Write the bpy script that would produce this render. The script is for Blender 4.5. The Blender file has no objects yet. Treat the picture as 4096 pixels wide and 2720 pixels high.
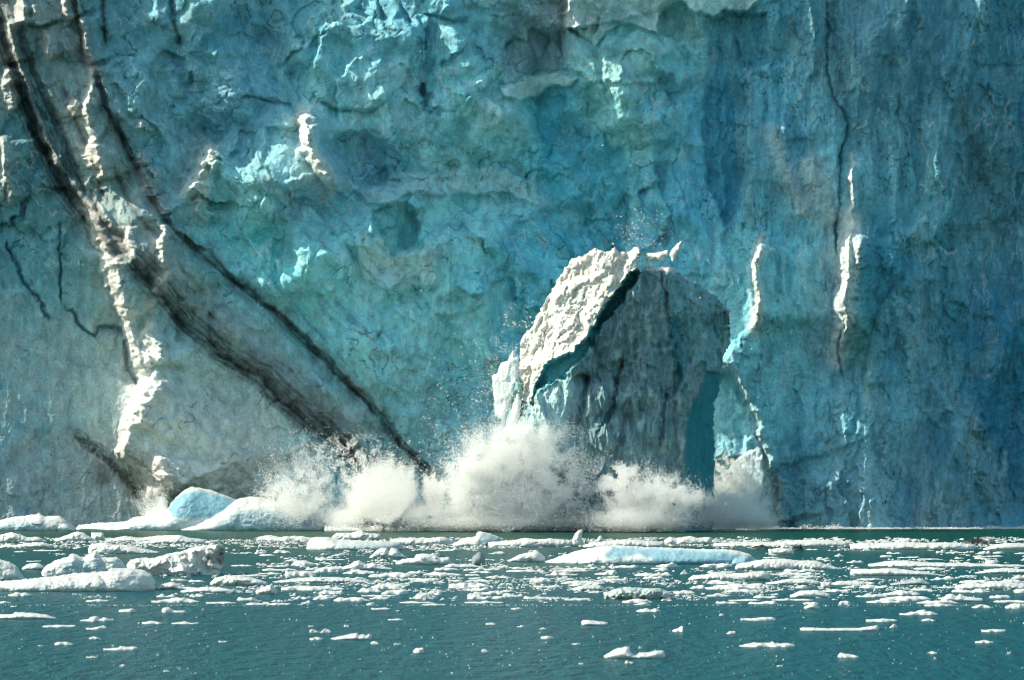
# Calving tidewater glacier: ice cliff, falling ice tower, spray, drifting floes.
import bpy, math, random
import numpy as np
from mathutils import Vector
from mathutils.geometry import delaunay_2d_cdt

F, HZ, H, CU = 12800.0, 1941.0, 7.0, 2048.0      # focal length (px of the 4096 frame), horizon row, eye height
Y0 = 521.0                                       # distance of the glacier foot
rng = np.random.default_rng(7)
scene = bpy.context.scene
col = scene.collection

def wx(u, Y): return (u - CU) / F * Y
def wz(v, Y): return H + (HZ - v) / F * Y
def water_dist(v): return H * F / (v - HZ)

# ------------------------------------------------------------------ noise
def _hash(xi, yi, seed):
    h = (xi.astype(np.int64) * 374761393 + yi.astype(np.int64) * 668265263 + int(seed) * 144269504) & 0xffffffff
    h = ((h ^ (h >> 13)) * 1274126177) & 0xffffffff
    h = ((h ^ (h >> 16)) * 2246822519) & 0xffffffff
    return (h ^ (h >> 15)) & 0xffffffff
def perlin(x, y, seed=0):
    xi = np.floor(x); yi = np.floor(y); fx = x - xi; fy = y - yi
    def g(ix, iy, dx, dy):
        a = _hash(ix, iy, seed) * (2 * np.pi / 4294967296.0)
        return np.cos(a) * dx + np.sin(a) * dy
    sx = fx * fx * fx * (fx * (fx * 6 - 15) + 10); sy = fy * fy * fy * (fy * (fy * 6 - 15) + 10)
    a = g(xi, yi, fx, fy); b = g(xi + 1, yi, fx - 1, fy)
    c = g(xi, yi + 1, fx, fy - 1); d = g(xi + 1, yi + 1, fx - 1, fy - 1)
    return ((a + (b - a) * sx) * (1 - sy) + (c + (d - c) * sx) * sy) * 1.5
def fbm(x, y, o=4, seed=0, gain=.5, lac=2.03):
    r = 0; a = 1.0; n = 0
    for i in range(o):
        r = r + a * perlin(x, y, seed + i * 17); n += a; a *= gain; x = x * lac + 5.3; y = y * lac + 1.7
    return r / n
def ridged(x, y, o=4, seed=0, gain=.5):
    r = 0; a = 1.0; n = 0
    for i in range(o):
        r = r + a * (1 - 2 * np.abs(perlin(x, y, seed + i * 13))); n += a; a *= gain; x = x * 2.07 + 3.1; y = y * 2.07 + 7.7
    return r / n
def facets(x, y, seed=0, tilt=1.0, step=1.0, k=14.0):
    """broken-ice relief: every Worley cell is a tilted plane, the planes meeting in creases; returns height and border closeness"""
    xi = np.floor(x); yi = np.floor(y)
    d1 = np.full(x.shape, 9e9); d2 = np.full(x.shape, 9e9); val = np.zeros(x.shape); ws = np.full(x.shape, 1e-9)
    for i in (-1, 0, 1):
        for j in (-1, 0, 1):
            cx = xi + i; cy = yi + j
            h = [_hash(cx, cy, seed + 101 * q) / 4294967296.0 for q in range(5)]
            dx = x - (cx + h[0]); dy = y - (cy + h[1]); d = dx * dx + dy * dy
            v = (h[2] - .5) * 2 * step + ((h[3] - .5) * dx + (h[4] - .5) * dy) * 2 * tilt
            w_ = np.exp(-k * d); val += w_ * v; ws += w_
            near = d < d1
            d2 = np.where(near, d1, np.minimum(d2, d)); d1 = np.where(near, d, d1)
    return val / ws, np.sqrt(d2) - np.sqrt(d1)
def cells(x, y, seed=0, k=60.0):
    """one random tone per fracture face, same cells as facets()"""
    xi = np.floor(x); yi = np.floor(y); val = np.zeros(x.shape); ws = np.full(x.shape, 1e-12)
    for i in (-1, 0, 1):
        for j in (-1, 0, 1):
            cx = xi + i; cy = yi + j
            dx = x - (cx + _hash(cx, cy, seed) / 4294967296.0); dy = y - (cy + _hash(cx, cy, seed + 101) / 4294967296.0)
            w_ = np.exp(-k * (dx * dx + dy * dy)); val += w_ * ((_hash(cx, cy, seed + 909) / 4294967296.0 * 2 - 1) * .8 + (_hash(cx, cy, seed + 1010) / 4294967296.0 - .5) * 2.4 * dx + (_hash(cx, cy, seed + 1111) / 4294967296.0 - .5) * 2.4 * dy); ws += w_
    return val / ws
def sst(a, b, x):
    t = np.clip((x - a) / (b - a), 0, 1); return t * t * (3 - 2 * t)

# ------------------------------------------------------------------ polylines and outlines
def poly_sd(P, u, v):
    """distance, side (+ = right of the direction of travel, seen in the frame) and 0..1 position along the line"""
    P = np.asarray(P, float); best = np.full(u.shape, 9e9); side = np.zeros(u.shape); tt = np.zeros(u.shape)
    L = np.hypot(*(P[1:] - P[:-1]).T); cum = np.concatenate([[0], np.cumsum(L)])
    for k in range(len(P) - 1):
        ax, ay = P[k]; bx, by = P[k + 1]; ex, ey = bx - ax, by - ay; l2 = ex * ex + ey * ey + 1e-9
        t = np.clip(((u - ax) * ex + (v - ay) * ey) / l2, 0, 1)
        dx = u - ax - t * ex; dy = v - ay - t * ey; d = np.hypot(dx, dy); m = d < best - 1e-6
        best = np.where(m, d, best); side = np.where(m, np.sign(ex * dy - ey * dx), side)
        tt = np.where(m, (cum[k] + t * L[k]) / cum[-1], tt)
    return best, -side, tt
def inside(P, u, v):
    P = np.asarray(P, float); r = np.zeros(u.shape, bool); n = len(P)
    for i in range(n):
        x1, y1 = P[i]; x2, y2 = P[(i + 1) % n]
        c = ((y1 > v) != (y2 > v)) & (u < (x2 - x1) * (v - y1) / (y2 - y1 + 1e-12) + x1)
        r ^= c
    return r
def area(P, u, v, soft):
    """1 inside the outline, falling to 0 over soft px across its border"""
    P = np.asarray(P, float)
    d, _, _ = poly_sd(np.vstack([P, P[:1]]), u, v)
    s = np.where(inside(P, u, v), d, -d)
    return sst(-soft, soft, s)

def lin(c):
    c = np.asarray(c, float) / 255.0
    return np.where(c <= .04045, c / 12.92, ((c + .055) / 1.055) ** 2.4)

# ------------------------------------------------------------------ objects
def mesh_obj(name, co, faces, mat, cols=None, parent=None, smooth=True, mesh_name=None):
    me = bpy.data.meshes.new(name)
    co = np.asarray(co, np.float32); faces = np.asarray(faces, np.int32)
    k = faces.shape[1]
    me.vertices.add(len(co)); me.vertices.foreach_set('co', co.ravel())
    me.loops.add(faces.size); me.loops.foreach_set('vertex_index', faces.ravel())
    me.polygons.add(len(faces)); me.polygons.foreach_set('loop_start', np.arange(0, faces.size, k, dtype=np.int32))
    try: me.polygons.foreach_set('loop_total', np.full(len(faces), k, np.int32))
    except Exception: pass
    me.polygons.foreach_set('use_smooth', np.full(len(faces), smooth))
    if cols is not None:
        at = me.attributes.new('ice', 'FLOAT_COLOR', 'POINT')
        c4 = np.ones((len(co), 4), np.float32); c4[:, :cols.shape[1]] = cols
        at.data.foreach_set('color', c4.ravel())
    me.update(calc_edges=True); me.validate()
    me.materials.append(mat)
    o = bpy.data.objects.new(name, me); col.objects.link(o)
    if parent is not None: o.parent = parent; o.location = -parent.location
    return o
def tag(o, label=None, cat=None, group=None, kind=None):
    if label: o['label'] = label
    if cat: o['category'] = cat
    if group: o['group'] = group
    if kind: o['kind'] = kind
    return o
def grid_faces(nu, nv):
    i = np.arange(nu * nv).reshape(nv, nu)
    return np.stack([i[:-1, :-1], i[1:, :-1], i[1:, 1:], i[:-1, 1:]], -1).reshape(-1, 4)

# ------------------------------------------------------------------ materials
def node_mat(name):
    m = bpy.data.materials.new(name); m.use_nodes = True
    nt = m.node_tree; b = nt.nodes['Principled BSDF']
    return m, nt, b, (lambda t: nt.nodes.new('ShaderNode' + t)), (lambda a, c: nt.links.new(a, c))
def ice_material(name, bump_scale, bump_dist, stretch, rough=.5, mottled=.25, spec=.5, transl=0.0, fine=4.0, sss=0.0, rot=(0, 0, 0)):
    m, nt, b, N, L = node_mat(name)
    at = N('Attribute'); at.attribute_name = 'ice'
    tc = N('TexCoord'); mp = N('Mapping'); mp.inputs['Scale'].default_value = stretch; mp.inputs['Rotation'].default_value = rot
    L(tc.outputs['Object'], mp.inputs['Vector'])
    n1 = N('TexNoise'); n1.inputs['Scale'].default_value = bump_scale; n1.inputs['Detail'].default_value = 7
    n1.inputs['Roughness'].default_value = .62; n1.inputs['Distortion'].default_value = .5
    L(mp.outputs['Vector'], n1.inputs['Vector'])
    n2 = N('TexNoise'); n2.inputs['Scale'].default_value = bump_scale * fine; n2.inputs['Detail'].default_value = 5
    n2.inputs['Roughness'].default_value = .65
    L(tc.outputs['Object'], n2.inputs['Vector'])
    # weathered crust / clear ice mottling
    mr = N('MapRange'); mr.inputs['From Min'].default_value = .3; mr.inputs['From Max'].default_value = .7
    mr.inputs['To Min'].default_value = 1 - mottled; mr.inputs['To Max'].default_value = 1 + mottled * .8
    L(n1.outputs['Fac'], mr.inputs['Value'])
    mr2 = N('MapRange'); mr2.inputs['From Min'].default_value = .3; mr2.inputs['From Max'].default_value = .7
    mr2.inputs['To Min'].default_value = 1 - mottled * .6; mr2.inputs['To Max'].default_value = 1 + mottled * .5
    L(n2.outputs['Fac'], mr2.inputs['Value'])
    mu = N('Math'); mu.operation = 'MULTIPLY'; L(mr.outputs[0], mu.inputs[0]); L(mr2.outputs[0], mu.inputs[1])
    vm = N('VectorMath'); vm.operation = 'SCALE'; L(at.outputs['Color'], vm.inputs[0]); L(mu.outputs[0], vm.inputs['Scale'])
    mn = N('VectorMath'); mn.operation = 'MINIMUM'; mn.inputs[1].default_value = (.93, .93, .93); L(vm.outputs[0], mn.inputs[0])
    L(mn.outputs[0], b.inputs['Base Color'])
    b.inputs['Roughness'].default_value = rough; b.inputs['IOR'].default_value = 1.31
    b.inputs['Specular IOR Level'].default_value = spec
    if sss:
        b.inputs['Subsurface Weight'].default_value = sss; b.inputs['Subsurface Radius'].default_value = (.25, .8, 1.0)
        b.inputs['Subsurface Scale'].default_value = .7
    bp = N('Bump'); bp.inputs['Distance'].default_value = bump_dist; bp.inputs['Strength'].default_value = 1
    ad = N('Math'); ad.operation = 'MULTIPLY_ADD'; L(n2.outputs['Fac'], ad.inputs[0]); ad.inputs[1].default_value = .35; L(n1.outputs['Fac'], ad.inputs[2])
    L(ad.outputs[0], bp.inputs['Height']); L(bp.outputs[0], b.inputs['Normal'])
    if transl:
        tr = N('BsdfTranslucent'); mx = N('MixShader'); mx.inputs[0].default_value = transl
        L(mn.outputs[0], tr.inputs['Color']); L(bp.outputs[0], tr.inputs['Normal'])
        L(b.outputs[0], mx.inputs[1]); L(tr.outputs[0], mx.inputs[2]); L(mx.outputs[0], nt.nodes['Material Output'].inputs['Surface'])
    return m

M = {}
M['cliff'] = ice_material('glacier_ice', .6, .6, (1, 1, .5), rough=.55, mottled=.34, spec=.35, fine=5)
M['tower'] = ice_material('tower_ice', .8, .5, (1, 1, .5), rough=.5, mottled=.26, spec=.4, fine=5)
M['floe'] = ice_material('floe_ice', 1.3, .16, (1, 1, 1), rough=.4, mottled=.12, spec=.5, transl=.22, fine=4)
M['berg'] = ice_material('berg_ice', .35, .35, (1, 1, 1), rough=.45, mottled=.10, spec=.4, transl=.12, fine=5)
M['debris'] = ice_material('debris_ice', 2.0, .2, (1, 1, 1), rough=.8, mottled=.5, spec=.3, fine=4)

def spray_material(name, c=(.98, .975, .96), tr=.5):
    m = bpy.data.materials.new(name); m.use_nodes = True; nt = m.node_tree; nt.nodes.remove(nt.nodes['Principled BSDF'])
    a = nt.nodes.new('ShaderNodeBsdfDiffuse'); b = nt.nodes.new('ShaderNodeBsdfTranslucent'); x = nt.nodes.new('ShaderNodeMixShader')
    a.inputs['Color'].default_value = (*c, 1); b.inputs['Color'].default_value = (*c, 1); x.inputs[0].default_value = tr
    nt.links.new(a.outputs[0], x.inputs[1]); nt.links.new(b.outputs[0], x.inputs[2])
    nt.links.new(x.outputs[0], nt.nodes['Material Output'].inputs['Surface'])
    return m
M['spray'] = spray_material('water_spray')

# ------------------------------------------------------------------ camera, sun, sky
SUN_EL, SUN_AZ = math.radians(42), math.radians(6)      # elevation; angle the sun stands behind the cliff line, to the left
cam_d = bpy.data.cameras.new('camera'); cam = bpy.data.objects.new('camera', cam_d); col.objects.link(cam); scene.camera = cam
cam.location = (0, 0, H); cam.rotation_euler = (math.radians(90), 0, 0)
cam_d.sensor_width = 36; cam_d.sensor_fit = 'HORIZONTAL'; cam_d.lens = 36 * F / 4096
cam_d.shift_y = (HZ - 1360) / 4096; cam_d.clip_start = 1; cam_d.clip_end = 8000
cam_d.dof.use_dof = True; cam_d.dof.focus_distance = 495; cam_d.dof.aperture_fstop = 1.6

sd = Vector((-math.cos(SUN_EL) * math.cos(SUN_AZ), math.cos(SUN_EL) * math.sin(SUN_AZ), math.sin(SUN_EL)))
sl = bpy.data.lights.new('sun', 'SUN'); sl.energy = 4.3; sl.angle = math.radians(.53); sl.color = (1, .925, .77)
so = bpy.data.objects.new('sun', sl); col.objects.link(so); so.rotation_euler = sd.to_track_quat('Z', 'Y').to_euler()
w = bpy.data.worlds.new('World'); scene.world = w; w.use_nodes = True
bg = w.node_tree.nodes['Background']; sk = w.node_tree.nodes.new('ShaderNodeTexSky'); sk.sky_type = 'NISHITA'
sk.sun_disc = False; sk.sun_elevation = SUN_EL; sk.sun_rotation = math.atan2(sd.x, sd.y); sk.air_density = 1.0; sk.ozone_density = 1.0; sk.dust_density = 1.5
tn = w.node_tree.nodes.new('ShaderNodeMix'); tn.data_type = 'RGBA'; tn.blend_type = 'MULTIPLY'; tn.inputs['Factor'].default_value = 1
tn.inputs['B'].default_value = (.88, 1.04, .90, 1)      # greenish grade added to the unseen sky, turns shaded ice teal
w.node_tree.links.new(sk.outputs[0], tn.inputs['A']); w.node_tree.links.new(tn.outputs['Result'], bg.inputs['Color']); bg.inputs['Strength'].default_value = .15
scene.view_settings.view_transform = 'Standard'; scene.view_settings.look = 'None'
scene.view_settings.exposure = .5; scene.view_settings.gamma = 1
cy = scene.cycles
cy.max_bounces = 16; cy.diffuse_bounces = 14; cy.glossy_bounces = 2; cy.transmission_bounces = 4; cy.transparent_max_bounces = 8; cy.volume_bounces = 6
cy.use_adaptive_sampling = True; cy.use_denoising = True; cy.sample_clamp_indirect = 8
cy.filter_width = 1.0
try: cy.denoiser = 'OPENIMAGEDENOISE'
except Exception: pass
# ------------------------------------------------------------------ the glacier front
def build_glacier():
    us = np.concatenate([np.linspace(-1500, -160, 36), np.arange(-150, 4250, 4.2), np.linspace(4270, 5400, 28)])
    vs = np.concatenate([np.linspace(-260, -70, 14), np.arange(-60, 2135, 4.2)])
    U, V = np.meshgrid(us, vs); nu, nv = len(us), len(vs)
    X = U * .04; Z = V * .04
    wu = U + fbm(X * .16, Z * .16, 4, 1) * 34 + fbm(X * .9, Z * .9, 3, 2) * 9
    wv = V + fbm(X * .16, Z * .16, 4, 3) * 34 + fbm(X * .9, Z * .9, 3, 4) * 9

    # --- broad form: how far each region stands forward (metres)
    cu = np.array([-300, 100, 400, 700, 1000, 1300, 1600, 1900, 2200, 2500, 2800, 3100, 3400, 3700, 4000, 4400.])
    cv = np.array([-100, 150, 450, 750, 1050, 1350, 1650, 1950, 2200.])
    D = np.array([
     [-2.2,-2, -1, -1.5, -1, 0, .5, 1, 1, .6, .3, .5, 2, 1.5, 0, -3],
     [-2.2,-2, -1, -1.5, -1, .8, .5, 0, 1, .5, -.5, .5, 2, 1.5, 0, -3],
     [-2.2,-2, -1, -1, -.5, 0, -.5, 0, -2, .5, -1, 1, 1.2, .5, -1, -3],
     [-2.2,-2.5, -1, -.5, 0, -.5, -.5, .5, -3.5, -.8, -2, .5, 3.0, 1.8, 0, -3],
     [-2.2,-2.2, -1.5, 0, .5, 1, .8, 0, -3.5, -.8, -1, .5, 3.0, 1.8, 0, -3],
     [-2.2,-2.2, -2, 0, .8, .5, .5, 0, -2.5, -1, -1, .8, 3.0, 2, .5, -3],
     [-2.2,-2.2, -2, 0, .8, .8, .5, -.5, -2, -2, -3, 2, 2.0, 2, 0, -3],
     [-2.2,-2.2, -2, 0, .8, .8, .5, -.5, -1, -2, -2, 2.5, 2.5, 2.5, 1, -3],
     [-2.2,-2.2, -2, 0, .8, 1, .5, 0, 0, -2, -2, 2.5, 2.5, 2.5, 1, -3]], float)
    def grid_interp(T, a, b):
        iu = np.clip(np.searchsorted(cu, a) - 1, 0, len(cu) - 2); iv = np.clip(np.searchsorted(cv, b) - 1, 0, len(cv) - 2)
        fu = np.clip((a - cu[iu]) / (cu[iu + 1] - cu[iu]), 0, 1); fv = np.clip((b - cv[iv]) / (cv[iv + 1] - cv[iv]), 0, 1)
        fu = fu * fu * (3 - 2 * fu); fv = fv * fv * (3 - 2 * fv)
        if T.ndim == 3: fu = fu[..., None]; fv = fv[..., None]
        return (T[iv, iu] * (1 - fu) + T[iv, iu + 1] * fu) * (1 - fv) + (T[iv + 1, iu] * (1 - fu) + T[iv + 1, iu + 1] * fu) * fv
    d = grid_interp(D, wu, wv)
    d -= np.maximum(0, -150 - U) * .035 + np.maximum(0, U - 4250) * .02

    # --- regional relief
    right = sst(2600, 2950, wu); left = sst(620, 330, wu + (V - 1200) * -.15) * sst(900, 1200, V)
    mid = (1 - right) * (1 - left)
    diag = sst(150, 350, V - .9 * U + 700) * (1 - right)       # lower left, where the layers dip to the right
    # rotated coordinates along the dip (down to the right)
    ca, sa = math.cos(math.radians(47)), math.sin(math.radians(47))
    A = X * ca + Z * sa; B = -X * sa + Z * ca
    fx = X + fbm(X * .12, Z * .12, 3, 9) * 3.4 + fbm(X * .7, Z * .6, 4, 6) * .8; fz = Z + fbm(X * .12, Z * .12, 3, 10) * 3.4 + fbm(X * .7, Z * .6, 4, 7) * .8
    f1, e1 = facets(fx / 13, fz / 17, 11, 1.5, .6, 120)
    f2, e2 = facets(fx / 5.5 + 3, fz / 7.0, 12, .8, .5, 110)
    f3, e3 = facets((fx + 9) / 2.3, fz / 3.1, 13, .42, .16, 60)
    fv, ev = facets(fx / 3.4 + 3, fz / 15.0, 14, .75, .6, 80)
    fw, ew = facets(fx / 1.3 + 3, fz / 5.0, 15, .4, .25, 50)
    act = sst(-.35, .3, fbm(X * .07, Z * .09, 3, 8)) * .8 + .35; up_mid = (mid * sst(1700, 1100, V) + .4 * mid) * act
    upm = sst(1500, 1000, V + .25 * U - 300)
    fold = fbm(A * .028 + 2, B * .085 + .25 * fbm(X * .1, Z * .1, 2, 51), 3, 52, .42); lump = fbm(X * .075, Z * .085, 3, 53, .45); butt = ridged(X * .07 + .35 * fbm(X * .05, Z * .03, 3, 54), Z * .016, 2, 55)
    d += mid * (8.5 * fold * (.45 + .55 * (1 - upm)) * (1 - .75 * sst(1500, 1850, V)) + 8.5 * lump * (.25 + .75 * upm)) * sst(300, 700, U + .3 * V) + right * (4.2 * butt + 4.5 * fbm(X * .09, Z * .03, 3, 56, .45)) * (1 - .6 * area([(3050, 560), (3470, 560), (3450, 1560), (3060, 1560)], U, V, 60))
    d += mid * (2.2 * f1 + 1.7 * f2 * up_mid + .9 * f3 * up_mid) + right * (1.0 * f1 + .5 * f2 + 1.0 * fv + .55 * fw) + left * (.7 * f1 + .3 * fv)
    d += mid * .7 * fbm(X * .22, Z * .22, 4, 21)
    d += .55 * diag * fbm(A * .10, B * .65, 5, 22) * mid
    d += right * (.9 * ridged(X * .2 + .2 * fbm(X * .1, Z * .1, 2, 5), Z * .045, 3, 23) + .5 * fbm(X * .55, Z * .10, 4, 24) + .3 * fbm(X * .5, Z * .4, 5, 25))
    d += left * (.45 * fbm(X * .4, Z * .06, 4, 26) + .16 * fbm(X * .8, Z * .5, 4, 27))
    d += (.10 + .12 * right + .08 * act) * fbm(X * 1.6, Z * 1.0, 5, 28, .6) + .10 * ridged(X * 1.9, Z * 1.1, 3, 29) * (.4 + .6 * right)
    # rubble of an old avalanche
    rub = area([(560, 470), (610, 400), (790, 340), (1010, 320), (1060, 380), (1130, 470), (1000, 520), (900, 600), (830, 570), (700, 620), (590, 560)], wu, wv, 50)
    rub = np.maximum(rub, area([(1600, 560), (1760, 520), (1900, 560), (1880, 690), (1760, 730), (1640, 690)], wu, wv, 50) * .8)
    f4, e4 = facets(X / 1.25, Z / 1.15, 31, .3, .3)
    d += rub * (-1.2 + .8 * f4 + .35 * np.minimum(e4, .5) * 2 + .2 * fbm(X * 1.4, Z * 1.4, 3, 32))
    quiet = area([(3050, 560), (3470, 560), (3450, 1560), (3060, 1560)], U, V, 60); d -= quiet * right * (.45 * fw + .6 * fv)
    # grain of the big hollow (fresh fracture with slanting chatter marks)
    hollow = area([(2090, 370), (2250, 300), (2340, 430), (2480, 560), (2530, 640), (2510, 980), (2300, 1080), (2060, 1040), (1980, 760)], wu, wv, 60)
    ca2, sa2 = math.cos(math.radians(55)), math.sin(math.radians(55))
    A2 = X * ca2 + Z * sa2; B2 = -X * sa2 + Z * ca2
    d += hollow * (.4 * fbm(A2 * .14, B2 * .75, 4, 33) - 1.0)

    # --- colour of the ice: clean blue, weathered grey, debris-stained, with some light falloff kept in the tones
    C = np.array([
     [(70,90,90),(62,92,98),(58,97,110),(62,104,120),(78,120,125),(72,120,134),(80,125,135),(84,96,106),(118,156,150),(92,134,136),(66,120,142),(76,106,120),(62,100,116),(45,95,115)],
     [(56,84,88),(68,92,94),(70,104,112),(72,108,128),(98,138,140),(88,132,135),(96,142,140),(68,132,140),(100,140,134),(60,124,144),(66,125,146),(76,112,124),(62,102,117),(46,88,104)],
     [(52,88,94),(66,94,94),(84,120,126),(90,128,128),(84,122,140),(84,126,138),(100,142,142),(58,124,138),(84,132,134),(52,124,150),(64,128,144),(84,138,148),(56,105,120),(52,88,100)],
     [(56,98,106),(78,104,104),(92,122,120),(88,150,150),(92,150,150),(125,160,150),(80,142,150),(62,134,152),(82,130,142),(72,134,150),(74,142,152),(40,118,136),(52,106,122),(48,92,108)],
     [(76,115,120),(90,118,120),(120,136,132),(112,138,134),(88,140,144),(105,150,150),(94,146,150),(80,145,155),(85,145,155),(90,150,158),(86,141,150),(72,116,126),(56,106,124),(26,100,130)],
     [(78,116,124),(104,136,138),(140,155,150),(124,134,130),(98,126,126),(92,130,130),(84,132,138),(80,140,150),(90,160,175),(90,165,180),(86,150,160),(86,130,145),(76,116,132),(28,96,126)],
     [(92,116,124),(120,132,134),(150,160,156),(130,140,136),(105,130,132),(95,130,132),(95,130,140),(95,140,150),(100,165,180),(96,165,180),(95,135,147),(96,132,147),(92,122,134),(38,98,118)]], float)
    Cl = lin(C)
    cu0, cv0 = cu, cv
    cu = np.array([100, 400, 700, 1000, 1300, 1600, 1900, 2200, 2500, 2800, 3100, 3400, 3700, 4000.])
    cv = np.array([150, 450, 750, 1050, 1350, 1650, 1950.])
    cwu = wu + fbm(X * .25, Z * .14, 4, 41) * 120; cwv = wv + fbm(X * .25, Z * .14, 4, 42) * 120
    ice = grid_interp(Cl, cwu, cwv)
    lum = ice @ np.array([.2, .7, .1])
    ice = ice * (.15 / lum)[..., None] ** .28 * 2.75
    pale = lin((205, 222, 216)) * .95; blue = lin((74, 148, 172)) * .9; deep = lin((30, 112, 138)) * .9; dirt = lin((44, 44, 40)); brown = lin((92, 84, 72)); grey = lin((150, 160, 160))
    # weathered crust against clear ice, in patches and streaks
    st = np.where(right > .5, fbm(X * .55, Z * .12, 5, 43), fbm(X * .35, Z * .3, 5, 44)) * (1 - diag * mid) + fbm(A * .14, B * .5, 5, 45) * diag * mid
    def mixc(ice, c, m): return ice * (1 - m[..., None]) + c * m[..., None]
    ice = mixc(ice, pale * .8, .38 * sst(.08, .5, st)); ice = mixc(ice, deep, .34 * sst(.08, .5, -st) * (.5 + .3 * right + .3 * (V < 1200)))
    tone = .75 * cells(fx / 13, fz / 17, 11, 120) * mid + .8 * cells(fx / 5.5 + 3, fz / 7.0, 12, 110) * mid + .35 * cells((fx + 9) / 2.3, fz / 3.1, 13) * mid + right * (.8 * cells(fx / 3.4 + 3, fz / 15.0, 14, 90) + .4 * cells(fx / 1.3 + 3, fz / 5.0, 15))
    tone = tone * (1 - .5 * diag)
    ice = mixc(ice, pale * .9, .6 * sst(.1, 1.2, tone)); ice = mixc(ice, ice * np.array([.30, .72, .86]), .8 * sst(.1, 1.1, -tone))
    b2 = fbm(X * .9, Z * .55, 4, 46)
    ice = mixc(ice, pale * .7, .22 * sst(.1, .5, b2)); ice = mixc(ice, blue * .8, .2 * sst(.1, .5, -b2))

    # the whole face shares one muted teal; hairline fractures and refrozen veins run through it
    hue = lin((76, 126, 133)); hue = hue / (hue @ np.array([.2, .7, .1])); lum = ice @ np.array([.2, .7, .1])
    grz = sst(1250, 1650, V - .35 * U + 250) * sst(1500, 900, U) * .8 + .4 * sst(1650, 1950, V) * sst(2600, 3000, U); un = (.5 * (1 - grz))[..., None]; ice = ice * (1 - un) + un * lum[..., None] * hue; ice = mixc(ice, lin((168, 176, 170)) * 1.15, .42 * grz * (1 - .5 * sst(3000, 3300, U)) * sst(-.4, .2, st + .2))
    jx = X + .8 * fbm(X * .5, Z * .5, 3, 61); jz = Z + .8 * fbm(X * .5, Z * .5, 3, 62); jA = jx * ca + jz * sa; jB = -jx * sa + jz * ca
    vein = np.where(right > .5, 1 - np.abs(perlin(jx * .55, jz * .10, 63)), 1 - np.abs(perlin(jA * .13, jB * .42, 64)))
    vein2 = np.where(right > .5, 1 - np.abs(perlin(jx * .8 + 9, jz * .2, 65)), 1 - np.abs(perlin(jx * .3, jz * .34, 66)))
    gate = sst(-.1, .25, fbm(X * .11, Z * .11, 3, 67)); gate2 = sst(-.05, .3, fbm(X * .13, Z * .13, 3, 68))
    kv = sst(.93, .985, vein) * gate * (1 - left * .6); ice = mixc(ice, pale * .95, .6 * kv); d += .12 * kv
    kv = sst(.955, .99, vein2) * gate2 * (1 - left * .6); ice = mixc(ice, deep * .6, .6 * kv); d -= .3 * kv
    speck = sst(.42, .6, fbm(X * 1.9, Z * 1.3, 3, 69)) * gate2; ice = mixc(ice, dirt * 1.6, .3 * speck * (.35 + .65 * right))

    # --- traced features ------------------------------------------------------
    def near(P, r):
        P = np.asarray(P, float)
        m = (U > P[:, 0].min() - r) & (U < P[:, 0].max() + r) & (V > P[:, 1].min() - r) & (V < P[:, 1].max() + r)
        return m
    def ends(t, a=.1): return sst(0, a, t) * sst(1, 1 - a, t)
    def fin(P, h, wl, wr, jag=.35, seed=0, tap=.12):
        """a fin of ice: steep flank on its left (wl px wide), easing off to the right over wr px"""
        m = near(P, 60 + 2.5 * wr); u, v = wu[m], wv[m]
        s, sg, t = poly_sd(P, u, v); s = s * sg
        j = 1 + jag * fbm(U[m] * .012, V[m] * .03, 4, 60 + seed) * np.exp(-np.maximum(s, 0) / (1.5 * wl))
        prof = np.where(s < 0, np.clip(1 + s / wl, 0, 1), np.exp(-s / wr))
        d[m] += 1.5 * h * prof * ends(t, tap) * j
        lit_flank = .7 * np.exp(-np.abs(s + .5 * wl) / (.75 * wl)) * ends(t, .08) * min(1, h / 2); ice[m] = mixc(ice[m], np.array((.74, .74, .69)), lit_flank)  # sunlit look of the left flank painted into the colour as pale crust
    def step(P, h, wr, wl=8, tap=.08):
        """ledge: the right side of the line stands h forward (or back), easing over wr px"""
        m = near(P, 40 + 3 * wr); u, v = wu[m], wv[m]
        s, sg, t = poly_sd(P, u, v); s = s * sg
        d[m] += h * np.where(s < 0, np.clip(1 + s / wl, 0, 1), np.exp(-s / wr)) * ends(t, tap)
    def crack(P, depth, wd, tap=.12):
        m = near(P, 40 + 3 * wd); s, sg, t = poly_sd(P, wu[m], wv[m])
        d[m] -= depth * np.exp(-(s / wd) ** 2) * ends(t, tap)
    def stain(P, c, wd, amt, tap=.1, strands=0, seed=0, jit=1.0):
        m = near(P, 60 + 3 * wd); s, sg, t = poly_sd(P, U[m] * (1 - .5 * jit) + wu[m] * .5 * jit, V[m] * (1 - .5 * jit) + wv[m] * .5 * jit); s = s * sg
        k = np.exp(-np.abs(s / wd) ** 1.6) * ends(t, tap)
        if strands:
            k = k * (.35 + .65 * sst(-.15, .35, fbm(s / wd * strands * .8 + 7 * seed, t * 9, 3, 70 + seed)))
        k = k * (.65 + .35 * sst(-.5, .3, fbm(X[m] * .5, Z[m] * .5, 3, 80 + seed)))
        ice[m] = mixc(ice[m], c, np.clip(amt * k, 0, 1))
    def tint(P, c, amt, soft, br=.3, seed=0):
        m = near(P, 2.2 * soft); k = area(P, wu[m], wv[m], soft) * amt
        if br: k = k * (1 - br * sst(-.2, .5, fbm(X[m] * .4, Z[m] * .3, 4, 90 + seed)))
        ice[m] = mixc(ice[m], c, np.clip(k, 0, 1))
    def block(P, h, soft, pw=1.0):
        m = near(P, 2.2 * soft); d[m] += h * area(P, wu[m], wv[m], soft) ** pw

    # debris layers sweeping from the upper left down to the water
    B1 = [(-60, -120), (0, 60), (60, 300), (170, 560), (260, 750), (430, 960), (620, 1130), (760, 1290), (900, 1410), (1050, 1500), (1150, 1590), (1300, 1720), (1500, 1900)]
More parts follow.
